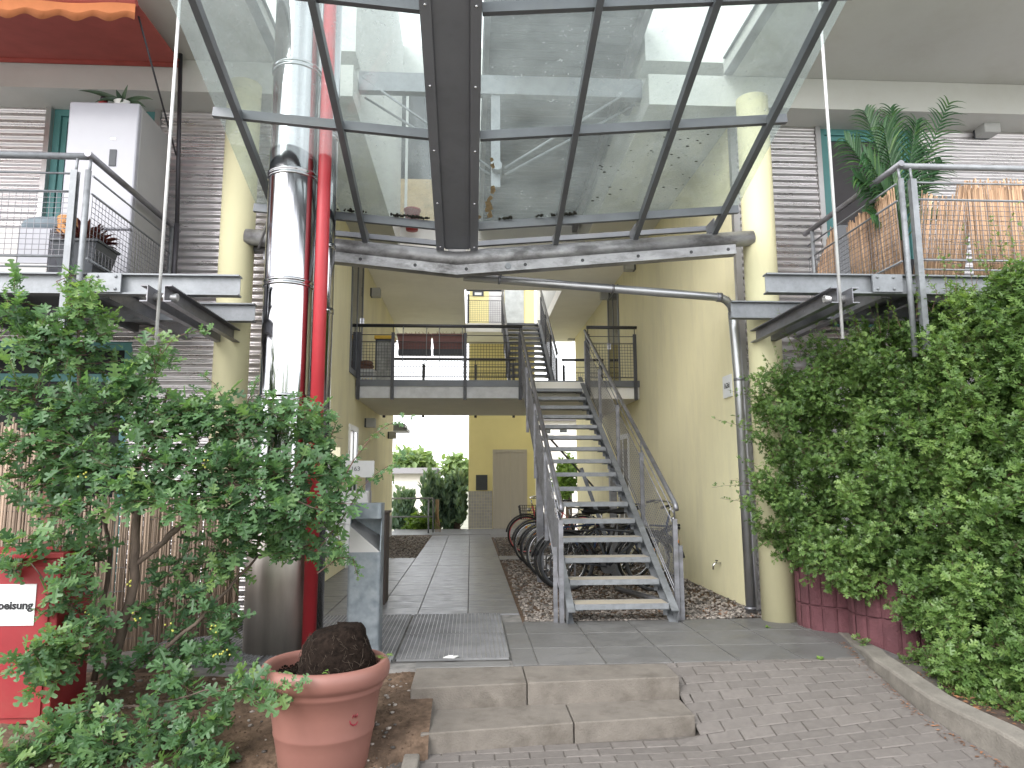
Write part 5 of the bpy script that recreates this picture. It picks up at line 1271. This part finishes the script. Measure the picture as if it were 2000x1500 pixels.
# ---------------- left hawthorn
t = thing("hawthorn_tree", "multi-stemmed hawthorn with large lobed leaves in front of reed fence and steel flue", "tree", tuple(at(190, 1400, Z=-.2)))
mb = MB()
def limb(pts, r0, r1):
    P = [at(px, py, Y=y) for px, py, y in pts]; n = len(P); Q = []
    for i in range(n - 1):
        for k in range(4): 
            u = k/4; q = P[i].lerp(P[i+1], u); Q.append(q + Vector(rv())*.006)
    Q.append(P[-1]); m = len(Q); mb.tube(Q, [r0 + (r1 - r0)*i/(m-1) for i in range(m)], 9)
limb([(170, 1405, 4.95), (205, 1340, 4.9), (238, 1240, 4.86), (262, 1130, 4.82), (268, 1010, 4.8), (262, 930, 4.8), (300, 840, 4.85), (330, 760, 4.9)], .044, .008)
limb([(262, 1000, 4.8), (215, 900, 4.8), (160, 800, 4.75), (150, 700, 4.75), (155, 620, 4.75), (150, 560, 4.75)], .020, .003)
limb([(255, 1110, 4.82), (320, 1060, 4.85), (370, 1010, 4.9), (420, 960, 4.95), (520, 900, 5.1), (600, 830, 5.2)], .020, .005)
limb([(300, 1080, 4.83), (340, 1030, 4.9), (380, 1030, 4.9)], .012, .006)
limb([(185, 1330, 4.95), (200, 1200, 5.0), (215, 1080, 5.05), (190, 960, 5.0), (100, 880, 4.9), (30, 800, 4.8)], .020, .005)
limb([(200, 1345, 4.9), (290, 1290, 4.85), (380, 1220, 4.85), (445, 1150, 4.9), (500, 1090, 4.95), (560, 1060, 5.0)], .018, .005)
limb([(268, 960, 4.8), (400, 930, 4.7), (520, 960, 4.7), (640, 1000, 4.75)], .012, .004)
limb([(240, 1230, 4.86), (170, 1200, 4.7), (120, 1170, 4.55), (60, 1100, 4.4)], .010, .003)
limb([(200, 1380, 4.9), (280, 1380, 4.6), (400, 1350, 4.4), (480, 1330, 4.3)], .008, .003)
mb.build("trunk", MT['bark'], t)
lv = Leaves(); tw = MB()
# px, py, depth, rx, ry, twigs, tint
CL = [(30, 600, 4.75, 40, 60, 12, .5), (65, 665, 4.75, 80, 60, 20, .5), (150, 565, 4.75, 38, 40, 9, .75), (160, 620, 4.75, 60, 45, 17, .6), (140, 690, 4.75, 105, 60, 30, .5),
      (300, 700, 4.85, 42, 50, 12, .6), (250, 760, 4.8, 70, 45, 20, .45), (60, 760, 4.75, 85, 60, 26, .5), (170, 800, 4.75, 110, 60, 36, .45), (300, 830, 4.8, 110, 60, 38, .45), (400, 800, 4.9, 70, 45, 22, .45),
      (430, 850, 4.85, 100, 60, 34, .4), (530, 830, 5.0, 80, 55, 26, .45), (610, 850, 5.15, 60, 60, 22, .45), (640, 900, 5.1, 45, 60, 15, .42),
      (60, 860, 4.75, 90, 55, 26, .42), (180, 890, 4.7, 110, 55, 34, .42), (300, 910, 4.65, 110, 55, 34, .42), (430, 930, 4.7, 110, 55, 36, .4), (550, 930, 4.8, 90, 60, 30, .4),
      (70, 950, 4.7, 80, 50, 17, .4), (150, 1000, 4.65, 70, 45, 15, .42), (250, 970, 4.6, 80, 40, 18, .55), (350, 985, 4.6, 80, 40, 18, .55), (470, 1000, 4.7, 90, 45, 24, .42), (570, 1010, 4.8, 80, 50, 22, .42), (650, 985, 4.85, 55, 45, 15, .5),
      (490, 1060, 4.9, 70, 40, 16, .45), (590, 1070, 4.9, 65, 38, 15, .5), (655, 1065, 4.9, 40, 35, 9, .5), (420, 1070, 4.95, 60, 40, 10, .4), (450, 1125, 4.9, 40, 30, 9, .75),
      (60, 1060, 4.5, 45, 30, 8, .5), (20, 1110, 4.45, 35, 25, 6, .45), (130, 1075, 4.7, 50, 35, 9, .4), (175, 1090, 4.8, 40, 40, 8, .4), (340, 1120, 4.9, 60, 45, 11, .3), (380, 1180, 4.9, 60, 50, 13, .3), (430, 1210, 4.85, 45, 45, 11, .35), (310, 1180, 4.95, 40, 40, 7, .3),
      (130, 1190, 4.6, 60, 40, 11, .45), (150, 1130, 4.5, 45, 40, 11, .5), (70, 1290, 4.42, 40, 30, 8, .5), (175, 1230, 4.55, 40, 40, 10, .45), (110, 1270, 4.5, 65, 35, 17, .78), (160, 1300, 4.6, 45, 40, 10, .45), (80, 1330, 4.5, 40, 25, 6, .5), (250, 1290, 4.85, 50, 40, 8, .3), (330, 1270, 4.85, 50, 45, 11, .32), (400, 1280, 4.8, 45, 40, 9, .35),
      (350, 1340, 4.6, 60, 40, 12, .35), (160, 1390, 4.45, 60, 40, 12, .45), (90, 1440, 4.3, 80, 40, 20, .6), (30, 1480, 4.25, 50, 30, 11, .65), (200, 1450, 4.3, 70, 45, 18, .5), (180, 1490, 4.2, 70, 30, 12, .55), (310, 1420, 4.4, 60, 40, 12, .4), (380, 1440, 4.35, 50, 40, 10, .4), (320, 1485, 4.25, 70, 25, 10, .55), (420, 1490, 4.3, 40, 20, 6, .5),
      (450, 1345, 4.3, 50, 25, 8, .5), (530, 1370, 3.95, 26, 26, 5, .6), (500, 1350, 4.0, 30, 15, 4, .5), (415, 1400, 4.35, 30, 20, 4, .5), (440, 1260, 4.8, 25, 35, 5, .4)]
for (px, py, y, rx, ry, n, ti) in CL:
    c = np.array(at(px, py, Y=y)); sc = y/F_PX
    for _ in range(max(3, int(n*(.74 if py > 1040 else .88)))):
        d = rv(); o = rv()*.35
        p0 = c + o*np.array([rx*sc, .13, ry*sc]); p1 = c + d*np.array([rx*sc, .20, ry*sc]) + np.array([0, 0, .02])
        twig_leaves(lv, tw, p0, p1, 4, .094, ti - .05, 2)
# long sprigs
def sprig(pts, nodes, size, ti, per=2, half=HALF, tr=.004):
    P = [np.array(at(*q[:2], Y=q[2])) for q in pts]
    for i in range(len(P) - 1):
        k = i/(len(P)-1); tw.tube([P[i], (P[i]+P[i+1])/2 + rv()*.006, P[i+1]], [tr*(1-k*.6), tr*(1-k*.6)*.9, tr*(1-(i+1)/(len(P)-1)*.7)], 5, False); d = P[i+1]-P[i]; d = d/np.linalg.norm(d)
        for j in range(nodes):
            p = P[i] + (P[i+1]-P[i])*(j + rng.random())/nodes
            for _ in range(per):
                ax = d*.5 + rv()*.8; lv.add(p, ax, np.array([0, -.5, .8]) + rv()*.5, size*rng.uniform(.6, 1.15), float(np.clip(ti + rng.normal()*.15, 0, 1)), half, rng.uniform(.1, .4), rng.uniform(0, .3))
sprig([(600, 1100, 4.9), (640, 1050, 4.9), (670, 1010, 4.9), (700, 960, 4.9), (735, 925, 4.9), (770, 905, 4.9), (800, 885, 4.9)], 5, .058, .5)
sprig([(660, 960, 4.95), (690, 900, 4.95), (720, 860, 4.95), (745, 838, 4.95), (770, 825, 4.95), (805, 812, 4.95)], 3, .055, .5, tr=.005)
sprig([(620, 1120, 4.85), (660, 1090, 4.85), (690, 1090, 4.85), (700, 1130, 4.85)], 4, .06, .55)
sprig([(150, 640, 4.75), (138, 590, 4.75), (125, 545, 4.75)], 4, .055, .7); sprig([(160, 620, 4.75), (172, 570, 4.75), (180, 535, 4.75)], 4, .05, .75); sprig([(150, 600, 4.75), (110, 550, 4.75), (150, 535, 4.75)], 2, .045, .9)
sprig([(290, 760, 4.85), (310, 700, 4.85), (340, 660, 4.85), (380, 648, 4.85), (410, 646, 4.85)], 4, .058, .65)
sprig([(440, 790, 4.95), (420, 750, 4.95), (395, 730, 4.95)], 4, .05, .6); sprig([(480, 800, 5.0), (495, 760, 5.0), (500, 740, 5.0)], 4, .05, .5)
sprig([(420, 1350, 4.3), (480, 1345, 4.1), (540, 1345, 3.92), (575, 1330, 3.9), (600, 1335, 3.9)], 4, .05, .55, tr=.0025)
sprig([(30, 640, 4.75), (15, 590, 4.75), (5, 560, 4.75)], 5, .06, .55); sprig([(560, 800, 5.1), (575, 780, 5.1), (600, 775, 5.1)], 4, .06, .5)
sprig([(640, 870, 5.15), (655, 830, 5.15), (645, 810, 5.15)], 5, .06, .5)
lv.build("foliage", MT['leafL'], t); tw.build("twigs", MT['twig'], t)
m = MB()
for (px, py) in ((265, 1205), (418, 1230), (190, 1200), (175, 1195), (330, 1225), (440, 1275), (405, 905), (160, 930), (425, 1285), (255, 1140), (310, 985)):
    for _ in range(4):
        p = at(px + random.uniform(-9, 9), py + random.uniform(-8, 8), Y=4.55); m.sphere(p, .0065, 8, 5)
m.build("berries", mat("yellow green berry", (.30, .30, .05), .5), t)["kind"] = 'stuff'

# ---------------- right hedge
t = thing("hawthorn_hedge", "tall dense green hawthorn hedge on the right, leaning over maroon planter rings and kerb", "hedge", tuple(at(1800, 1230, Y=5.9)))
POLY = [(1474, 1000), (1470, 900), (1478, 820), (1488, 740), (1540, 715), (1575, 680), (1640, 665), (1700, 640), (1760, 630), (1800, 600), (1860, 585), (1920, 560), (1960, 545), (2010, 530), (2120, 510), (2400, 480), (2420, 1560), (2140, 1480), (1960, 1418), (1890, 1405), (1850, 1370), (1830, 1330), (1850, 1270), (1800, 1215), (1740, 1180), (1690, 1160), (1640, 1145), (1590, 1135), (1545, 1110), (1520, 1080), (1490, 1050)]
def inpoly(x, y):
    r = False; j = len(POLY) - 1
    for i in range(len(POLY)):
        xi, yi = POLY[i]; xj, yj = POLY[j]
        if (yi > y) != (yj > y) and x < (xj - xi)*(y - yi)/(yj - yi) + xi: r = not r
        j = i
    return r
def hedgeY(px, py):
    y = float(np.interp(px, [1470, 1600, 1750, 1880, 2000, 2130, 2420], [6.35, 5.95, 5.45, 5.0, 4.65, 4.35, 4.0]))
    y -= float(np.interp(py, [600, 900, 1150, 1400], [-.22, 0, .0, .28])); return y
lv = Leaves(); tw = MB(); cnt = 0
while cnt < 1080:
    px, py = rng.uniform(1465, 2420), rng.uniform(430, 1560)
    if not inpoly(px, py): continue
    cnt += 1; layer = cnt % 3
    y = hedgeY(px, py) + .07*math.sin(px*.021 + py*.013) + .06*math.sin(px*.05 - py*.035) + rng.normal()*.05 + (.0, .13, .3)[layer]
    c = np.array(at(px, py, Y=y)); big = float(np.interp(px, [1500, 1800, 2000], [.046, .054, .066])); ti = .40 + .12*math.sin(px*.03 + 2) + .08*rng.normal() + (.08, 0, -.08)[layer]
    for _ in range(11):
        d = rv(); p0 = c + rv()*.04; p1 = c + d*np.array([.14, .12, .12]) + np.array([0, -.03, .03]); twig_leaves(lv, tw if rng.random() < .5 else None, p0, p1, 4, big, ti, 2, nrm=(-.1, -.5, .8), tr=.0016)
k = 0
while k < 800:
    px, py = rng.uniform(1490, 2420), rng.uniform(560, 1500)
    if not inpoly(px, py) or not inpoly(px - 22, py) or not inpoly(px, py - 30) or not inpoly(px, py + 30): continue
    k += 1; c = np.array(at(px, py, Y=hedgeY(px, py) + rng.uniform(.42, .7)))
    for _ in range(9): twig_leaves(lv, None, c + rv()*.05, c + rv()*.17, 3, .085, .35, 2)
# shoots sticking out of the outline
for i in range(len(POLY) - 1):
    (xa, ya), (xb, yb) = POLY[i], POLY[i+1]
    if 14 <= i <= 16: continue
    L = math.hypot(xb - xa, yb - ya)
    for k in range(max(1, int(L/17))):
        u = rng.random(); px, py = xa + (xb-xa)*u, ya + (yb-ya)*u; nx, ny = (yb-ya)/L, -(xb-xa)/L
        if inpoly(px + nx*4, py + ny*4): nx, ny = -nx, -ny
        up = -18 if i < 15 else 0
        ln = rng.uniform(12, 42) * (1.35 if i < 15 else .6); y = hedgeY(px, py) + .08
        p0 = np.array(at(px - nx*10, py - ny*10, Y=y)); p1 = np.array(at(px + nx*ln + rng.normal()*10, py + ny*ln + up*rng.random(), Y=y + rng.normal()*.05))
        twig_leaves(lv, tw, p0, p1, 6, .036, .5, 2, tr=.002, tipbright=.3)
for pts in (((1480, 850), (1440, 830), (1395, 818)), ((1500, 760), (1470, 740), (1450, 735)), ((1600, 690), (1560, 665), (1510, 640)), ((1720, 650), (1710, 590), (1705, 530)), ((1790, 620), (1790, 560), (1800, 520)), ((1850, 590), (1845, 520), (1830, 480)), ((1900, 560), (1890, 480), (1880, 440)), ((1960, 510), (1950, 460), (1930, 420)), ((1640, 670), (1625, 610), (1590, 580)), ((1760, 640), (1740, 600), (1735, 550)), ((1560, 700), (1530, 640), (1520, 600)), ((1480, 1000), (1455, 985), (1440, 960)), ((1930, 540), (1960, 470), (1985, 400)), ((1900, 580), (1915, 520), (1905, 470)), ((1960, 560), (1985, 500), (1970, 450)), ((1860, 590), (1870, 540), (1850, 500)), ((2000, 540), (2010, 480), (1990, 430)), ((1820, 610), (1830, 570), (1810, 540)), ((1680, 660), (1670, 620), (1650, 590)), ((1940, 560), (1925, 500), (1940, 460))):
    sprig([(a, b, hedgeY(a, b) + .03) for a, b in pts], 6, .036, .6, tr=.0022)
# lower spill over the kerb
for (px, py, y, rx, ry, n) in ((1900, 1340, 4.75, 60, 40, 40), (1960, 1380, 4.45, 60, 35, 40), (2030, 1400, 4.3, 60, 40, 40), (1850, 1300, 5.05, 50, 40, 34), (1800, 1290, 5.25, 45, 30, 26), (1840, 1330, 5.0, 40, 30, 22), (1900, 1380, 4.6, 50, 30, 24), (1760, 1300, 5.4, 25, 18, 10), (1690, 1250, 5.62, 12, 14, 4)):
    c = np.array(at(px, py, Y=y)); sc = y/F_PX
    for _ in range(n): d = rv(); twig_leaves(lv, tw, c + rv()*.03, c + d*np.array([rx*sc, .12, ry*sc]), 4, .04, .5, 2)
lv.build("foliage", MT['leafR'], t); tw.build("twigs", MT['twig'], t)
mb = MB()
for (bx_, by_, hx, hy, hz) in ((4.25, 5.65, 4.0, 5.9, 1.7), (4.1, 5.5, 3.7, 6.2, 1.5), (4.4, 5.2, 4.6, 5.0, 2.0), (3.9, 5.6, 3.5, 6.3, 1.9), (4.5, 5.0, 4.3, 4.9, 1.4), (4.0, 5.35, 4.9, 5.2, 2.2)):
    p0 = V(bx_, by_, -.1); p1 = V(hx, hy, hz); q = p0.lerp(p1, .5) + Vector(rv())*.08; mb.tube([p0, q, p1], [.035, .024, .008], 8)
mb.build("stems", MT['bark'], t)

# ---------------- weeds and sprouts
def weed(label, px, py, Z, n, s, ti=.6, group="small weeds in the paving joints", half=SIMPLE, name="weed"):
    c = at(px, py, Z=Z); t = thing(name, label, "weed", tuple(c), group); l = Leaves()
    for _ in range(n):
        a = rng.random()*6.283; ax = np.array([math.cos(a), math.sin(a), rng.uniform(.2, 1.1)]); l.add(np.array(c) + rv()*s*.4*np.array([1, 1, .1]), ax, np.array([0, -.3, 1]) + rv()*.3, s*rng.uniform(.6, 1.2), float(np.clip(ti + rng.normal()*.15, 0, 1)), half)
    l.build("leaves", MT['leafB'] if half is SIMPLE else MT['leafR'], t)
weed("tiny weed at the foot of the right yellow column", 1522, 1207, 0, 12, .05, .4)
weed("tiny weed tuft in a slab joint left of the planter rings", 1498, 1226, .0, 10, .03, .4)
weed("small weed between slabs and brick paving near the kerb", 1600, 1288, .0, 10, .035, .5)
weed("bright green weed sprouting beside the kerb on the brick paving", 1858, 1418, -.2, 16, .04, .8)
weed("taller weed in front of the nearer maroon planter ring", 1685, 1258, -.02, 14, .085, .8)
weed("weed growing along the curved kerb joint", 1765, 1345, -.1, 18, .04, .6)
p = on_pot(745, 1300)
def pot_sprout(label, px, py, Y, n, s):
    c = at(px, py, Y=Y); t = thing("sprout", label, "sprout", tuple(c), "sprouts in the terracotta pot"); l = Leaves(); q = MB()
    for _ in range(n):
        a = rng.random()*6.283; e = np.array(c) + np.array([math.cos(a)*s*.6, math.sin(a)*s*.6, s*rng.uniform(.5, 1.3)]); q.tube([c, e], .0015, 4, False)
        l.add(e, np.array([math.cos(a), math.sin(a), .2]), np.array([0, -.4, .9]) + rv()*.3, s*rng.uniform(.7, 1.0), float(np.clip(.5 + rng.normal()*.15, 0, 1)), HALF)
    l.build("leaves", MT['leafB'], t); q.build("stems", MT['twig'], t)
pot_sprout("green seedling at the right inner rim of the terracotta pot", 742, 1302, 4.38, 9, .055)
pot_sprout("small pale shoot in front of the root ball in the pot", 646, 1326, 4.06, 3, .03)

# unseen tree line added behind the viewer for dark reflections in the flue
t_ = Leaves()
for _ in range(2600):
    x = rng.uniform(-45, 45); h = 5.5 + 2.2*math.sin(x*.21) + 1.3*math.sin(x*.55 + 1); z = -0.3 + (h)*rng.random()**.8
    if -6 < x < -1 and z > 2.5: continue
    t_.add((x, -24 + rng.normal()*1.2, z), rv(), np.array([0, .5, .8]) + rv()*.5, rng.uniform(.8, 1.5), float(rng.random()), SIMPLE)
hold = thing("tmp_holder", "tmp", "tmp", (0, -24, 0)); w_ = t_.build("added_tree_line", MT['leafT'], hold); w_.parent = None; w_.location = (0, -24, 0); bpy.data.objects.remove(hold); w_["kind"] = 'stuff'
# ================================================================== beyond the passage
def blob_tree(name, label, px, py, Y, rx, ry, n, leaf, mk, base_z=-3, cat="tree", group=None, trunk=True, upright=False, half=SIMPLE):
    c = np.array(at(px, py, Y=Y)); sc = Y/F_PX; t = thing(name, label, cat, (c[0], Y, base_z), group); l = Leaves()
    R3 = np.array([rx*sc, max(rx, ry)*sc*.7, ry*sc])
    cl = [(c + rv()*R3*rng.uniform(.3, .85), rng.uniform(.25, .5)) for _ in range(26)]
    for _ in range(n):
        cc, q = cl[rng.integers(len(cl))]; p = cc + rv()*R3*q*rng.random()**.4
        ax = rv() if not upright else np.array([rng.normal()*.35, rng.normal()*.35, 1.0]); l.add(p, ax, np.array([0, -.4, .8]) + rv()*.6, leaf*rng.uniform(.6, 1.2), float(np.clip(.45 + rng.normal()*.22 + .25*(p[2]-c[2])/R3[2], 0, 1)), half)
    l.build("crown", MT[mk], t)
    m = MB(); m.tube([(c[0], Y, base_z), (c[0] + .05, Y, c[2] - R3[2]*.3), (c[0], Y, c[2] + R3[2]*.3)], [.14*sc*60, .10*sc*60, .02], 8); m.build("trunk", MT['bark'], t)
G1 = "garden trees beyond the passage"; G2 = "conifers beyond the passage"
blob_tree("conifer", "blue green conifer directly left of the lift wall", 890, 985, 21.5, 26, 75, 1500, .22, 'conif', group=G2, upright=True)
blob_tree("conifer", "blue green conifer in the middle of the gap beside the far rail", 848, 985, 21.2, 24, 70, 1500, .22, 'conif', group=G2, upright=True)
blob_tree("conifer", "dark conifer at the left edge of the gap behind the galvanised rail", 790, 1000, 22, 26, 45, 1100, .2, 'conif', group=G2, upright=True)
blob_tree("garden_tree", "leafy tree above the pale house in the gap on the left", 800, 912, 44, 55, 32, 1700, .5, 'leafT', group=G1)
blob_tree("garden_tree", "rounded green tree rising behind the conifer next to the lift wall", 892, 925, 38, 34, 44, 1700, .42, 'leafT', group=G1)
blob_tree("garden_tree", "small tree between the two taller garden trees, seen in the gap", 845, 930, 48, 14, 22, 500, .4, 'leafT', group=G1)
blob_tree("bright_shrub", "bright green round shrub seen between the stair treads", 1108, 935, 23.5, 26, 52, 1500, .16, 'leafB', cat="shrub")
blob_tree("low_shrub", "yellow green low shrub behind the galvanised rail", 822, 1022, 20.6, 40, 20, 900, .12, 'leafB', cat="shrub")
def house(label, px0, px1, ptop, Y, win, roof):
    a = at(px0, ptop, Y=Y); b = at(px1, ptop, Y=Y); t = thing("house", label, "house", ((a.x+b.x)/2, Y, -3))
    m = MB(); m.box(a.x, b.x, Y, Y + 8, -3, a.z); m.build("wall", MT['hwhite'], t)
    m = MB(); xm = (a.x+b.x)/2
    m.prism([(a.x - .4, Y - .4, a.z), (a.x - .4, Y + 4, a.z + roof), (a.x - .4, Y + 8.4, a.z)], (b.x - a.x + .8, 0, 0)); m.build("roof", MT['roofr'], t)
    for (x0, y0, x1, y1) in win:
        p, q = at(x0, y1, Y=Y), at(x1, y0, Y=Y); f = MB(); rect_frame(f, p.x, q.x, p.z, q.z, Y - .06, Y - .001, .08); f = f.build("window_frame", MT['plaswhite'], t)
        m = MB(); m.box(p.x + .08, q.x - .08, Y - .03, Y - .002, p.z + .08, q.z - .08); m.build("pane", MT['glassd'], f)
house("low pale house with brown roof half hidden by conifers beyond the passage", 770, 832, 925, 34, [], .35)
house("pale two storey house seen between the stair treads, with dark windows", 1050, 1190, 822, 36, [(1062, 830, 1078, 850), (1090, 828, 1110, 848), (1068, 938, 1088, 962)], 2.0)
t = thing("garden_railing", "galvanised tube railing at the far end of the passage before the conifers", "railing", (-1.6, 18.6, 0))
p = at(845, 972, Y=18.7)
m = MB(); m.tube([(-3.2, 18.7, .89), (p.x, 18.7, .89), (p.x + .02, 18.7, .86), (p.x + .02, 18.7, .02)], .024, 10); m.build("handrail", MT['galv'], t)
m = MB(); m.tube([(-3.2, 18.7, .42), (p.x, 18.7, .42)], .02, 8); m.build("mid_rail", MT['galv'], t)
for x in (p.x - .10, -2.6): m = MB(); m.tube([(x, 18.7, 0), (x, 18.7, .88)], .02, 8); m.build("post", MT['galv'], t)
m = MB()
for k in range(5): x = p.x + .08 + .02*k; m.tube([(x, 18.72, .86), (x + .012*math.sin(k), 18.7, .45), (x + .015*k, 18.72, .02)], .007, 5)
tag(m.build("hanging_rope", MT['reed']), "bundle of pale ropes hanging at the end of the galvanised garden railing", "rope")
p, q = at(768, 842, Y=18.4), at(796, 828, Y=18.4)
m = MB(); m.box(p.x, q.x - .06, 18.3, 19.2, p.z + .08, q.z); m.box(p.x, q.x, 18.25, 19.2, p.z, p.z + .08); tag(m.build("sunshade_box", MT['frame']), "dark grey sunshade box projecting at the far left corner against the sky", "sunshade")
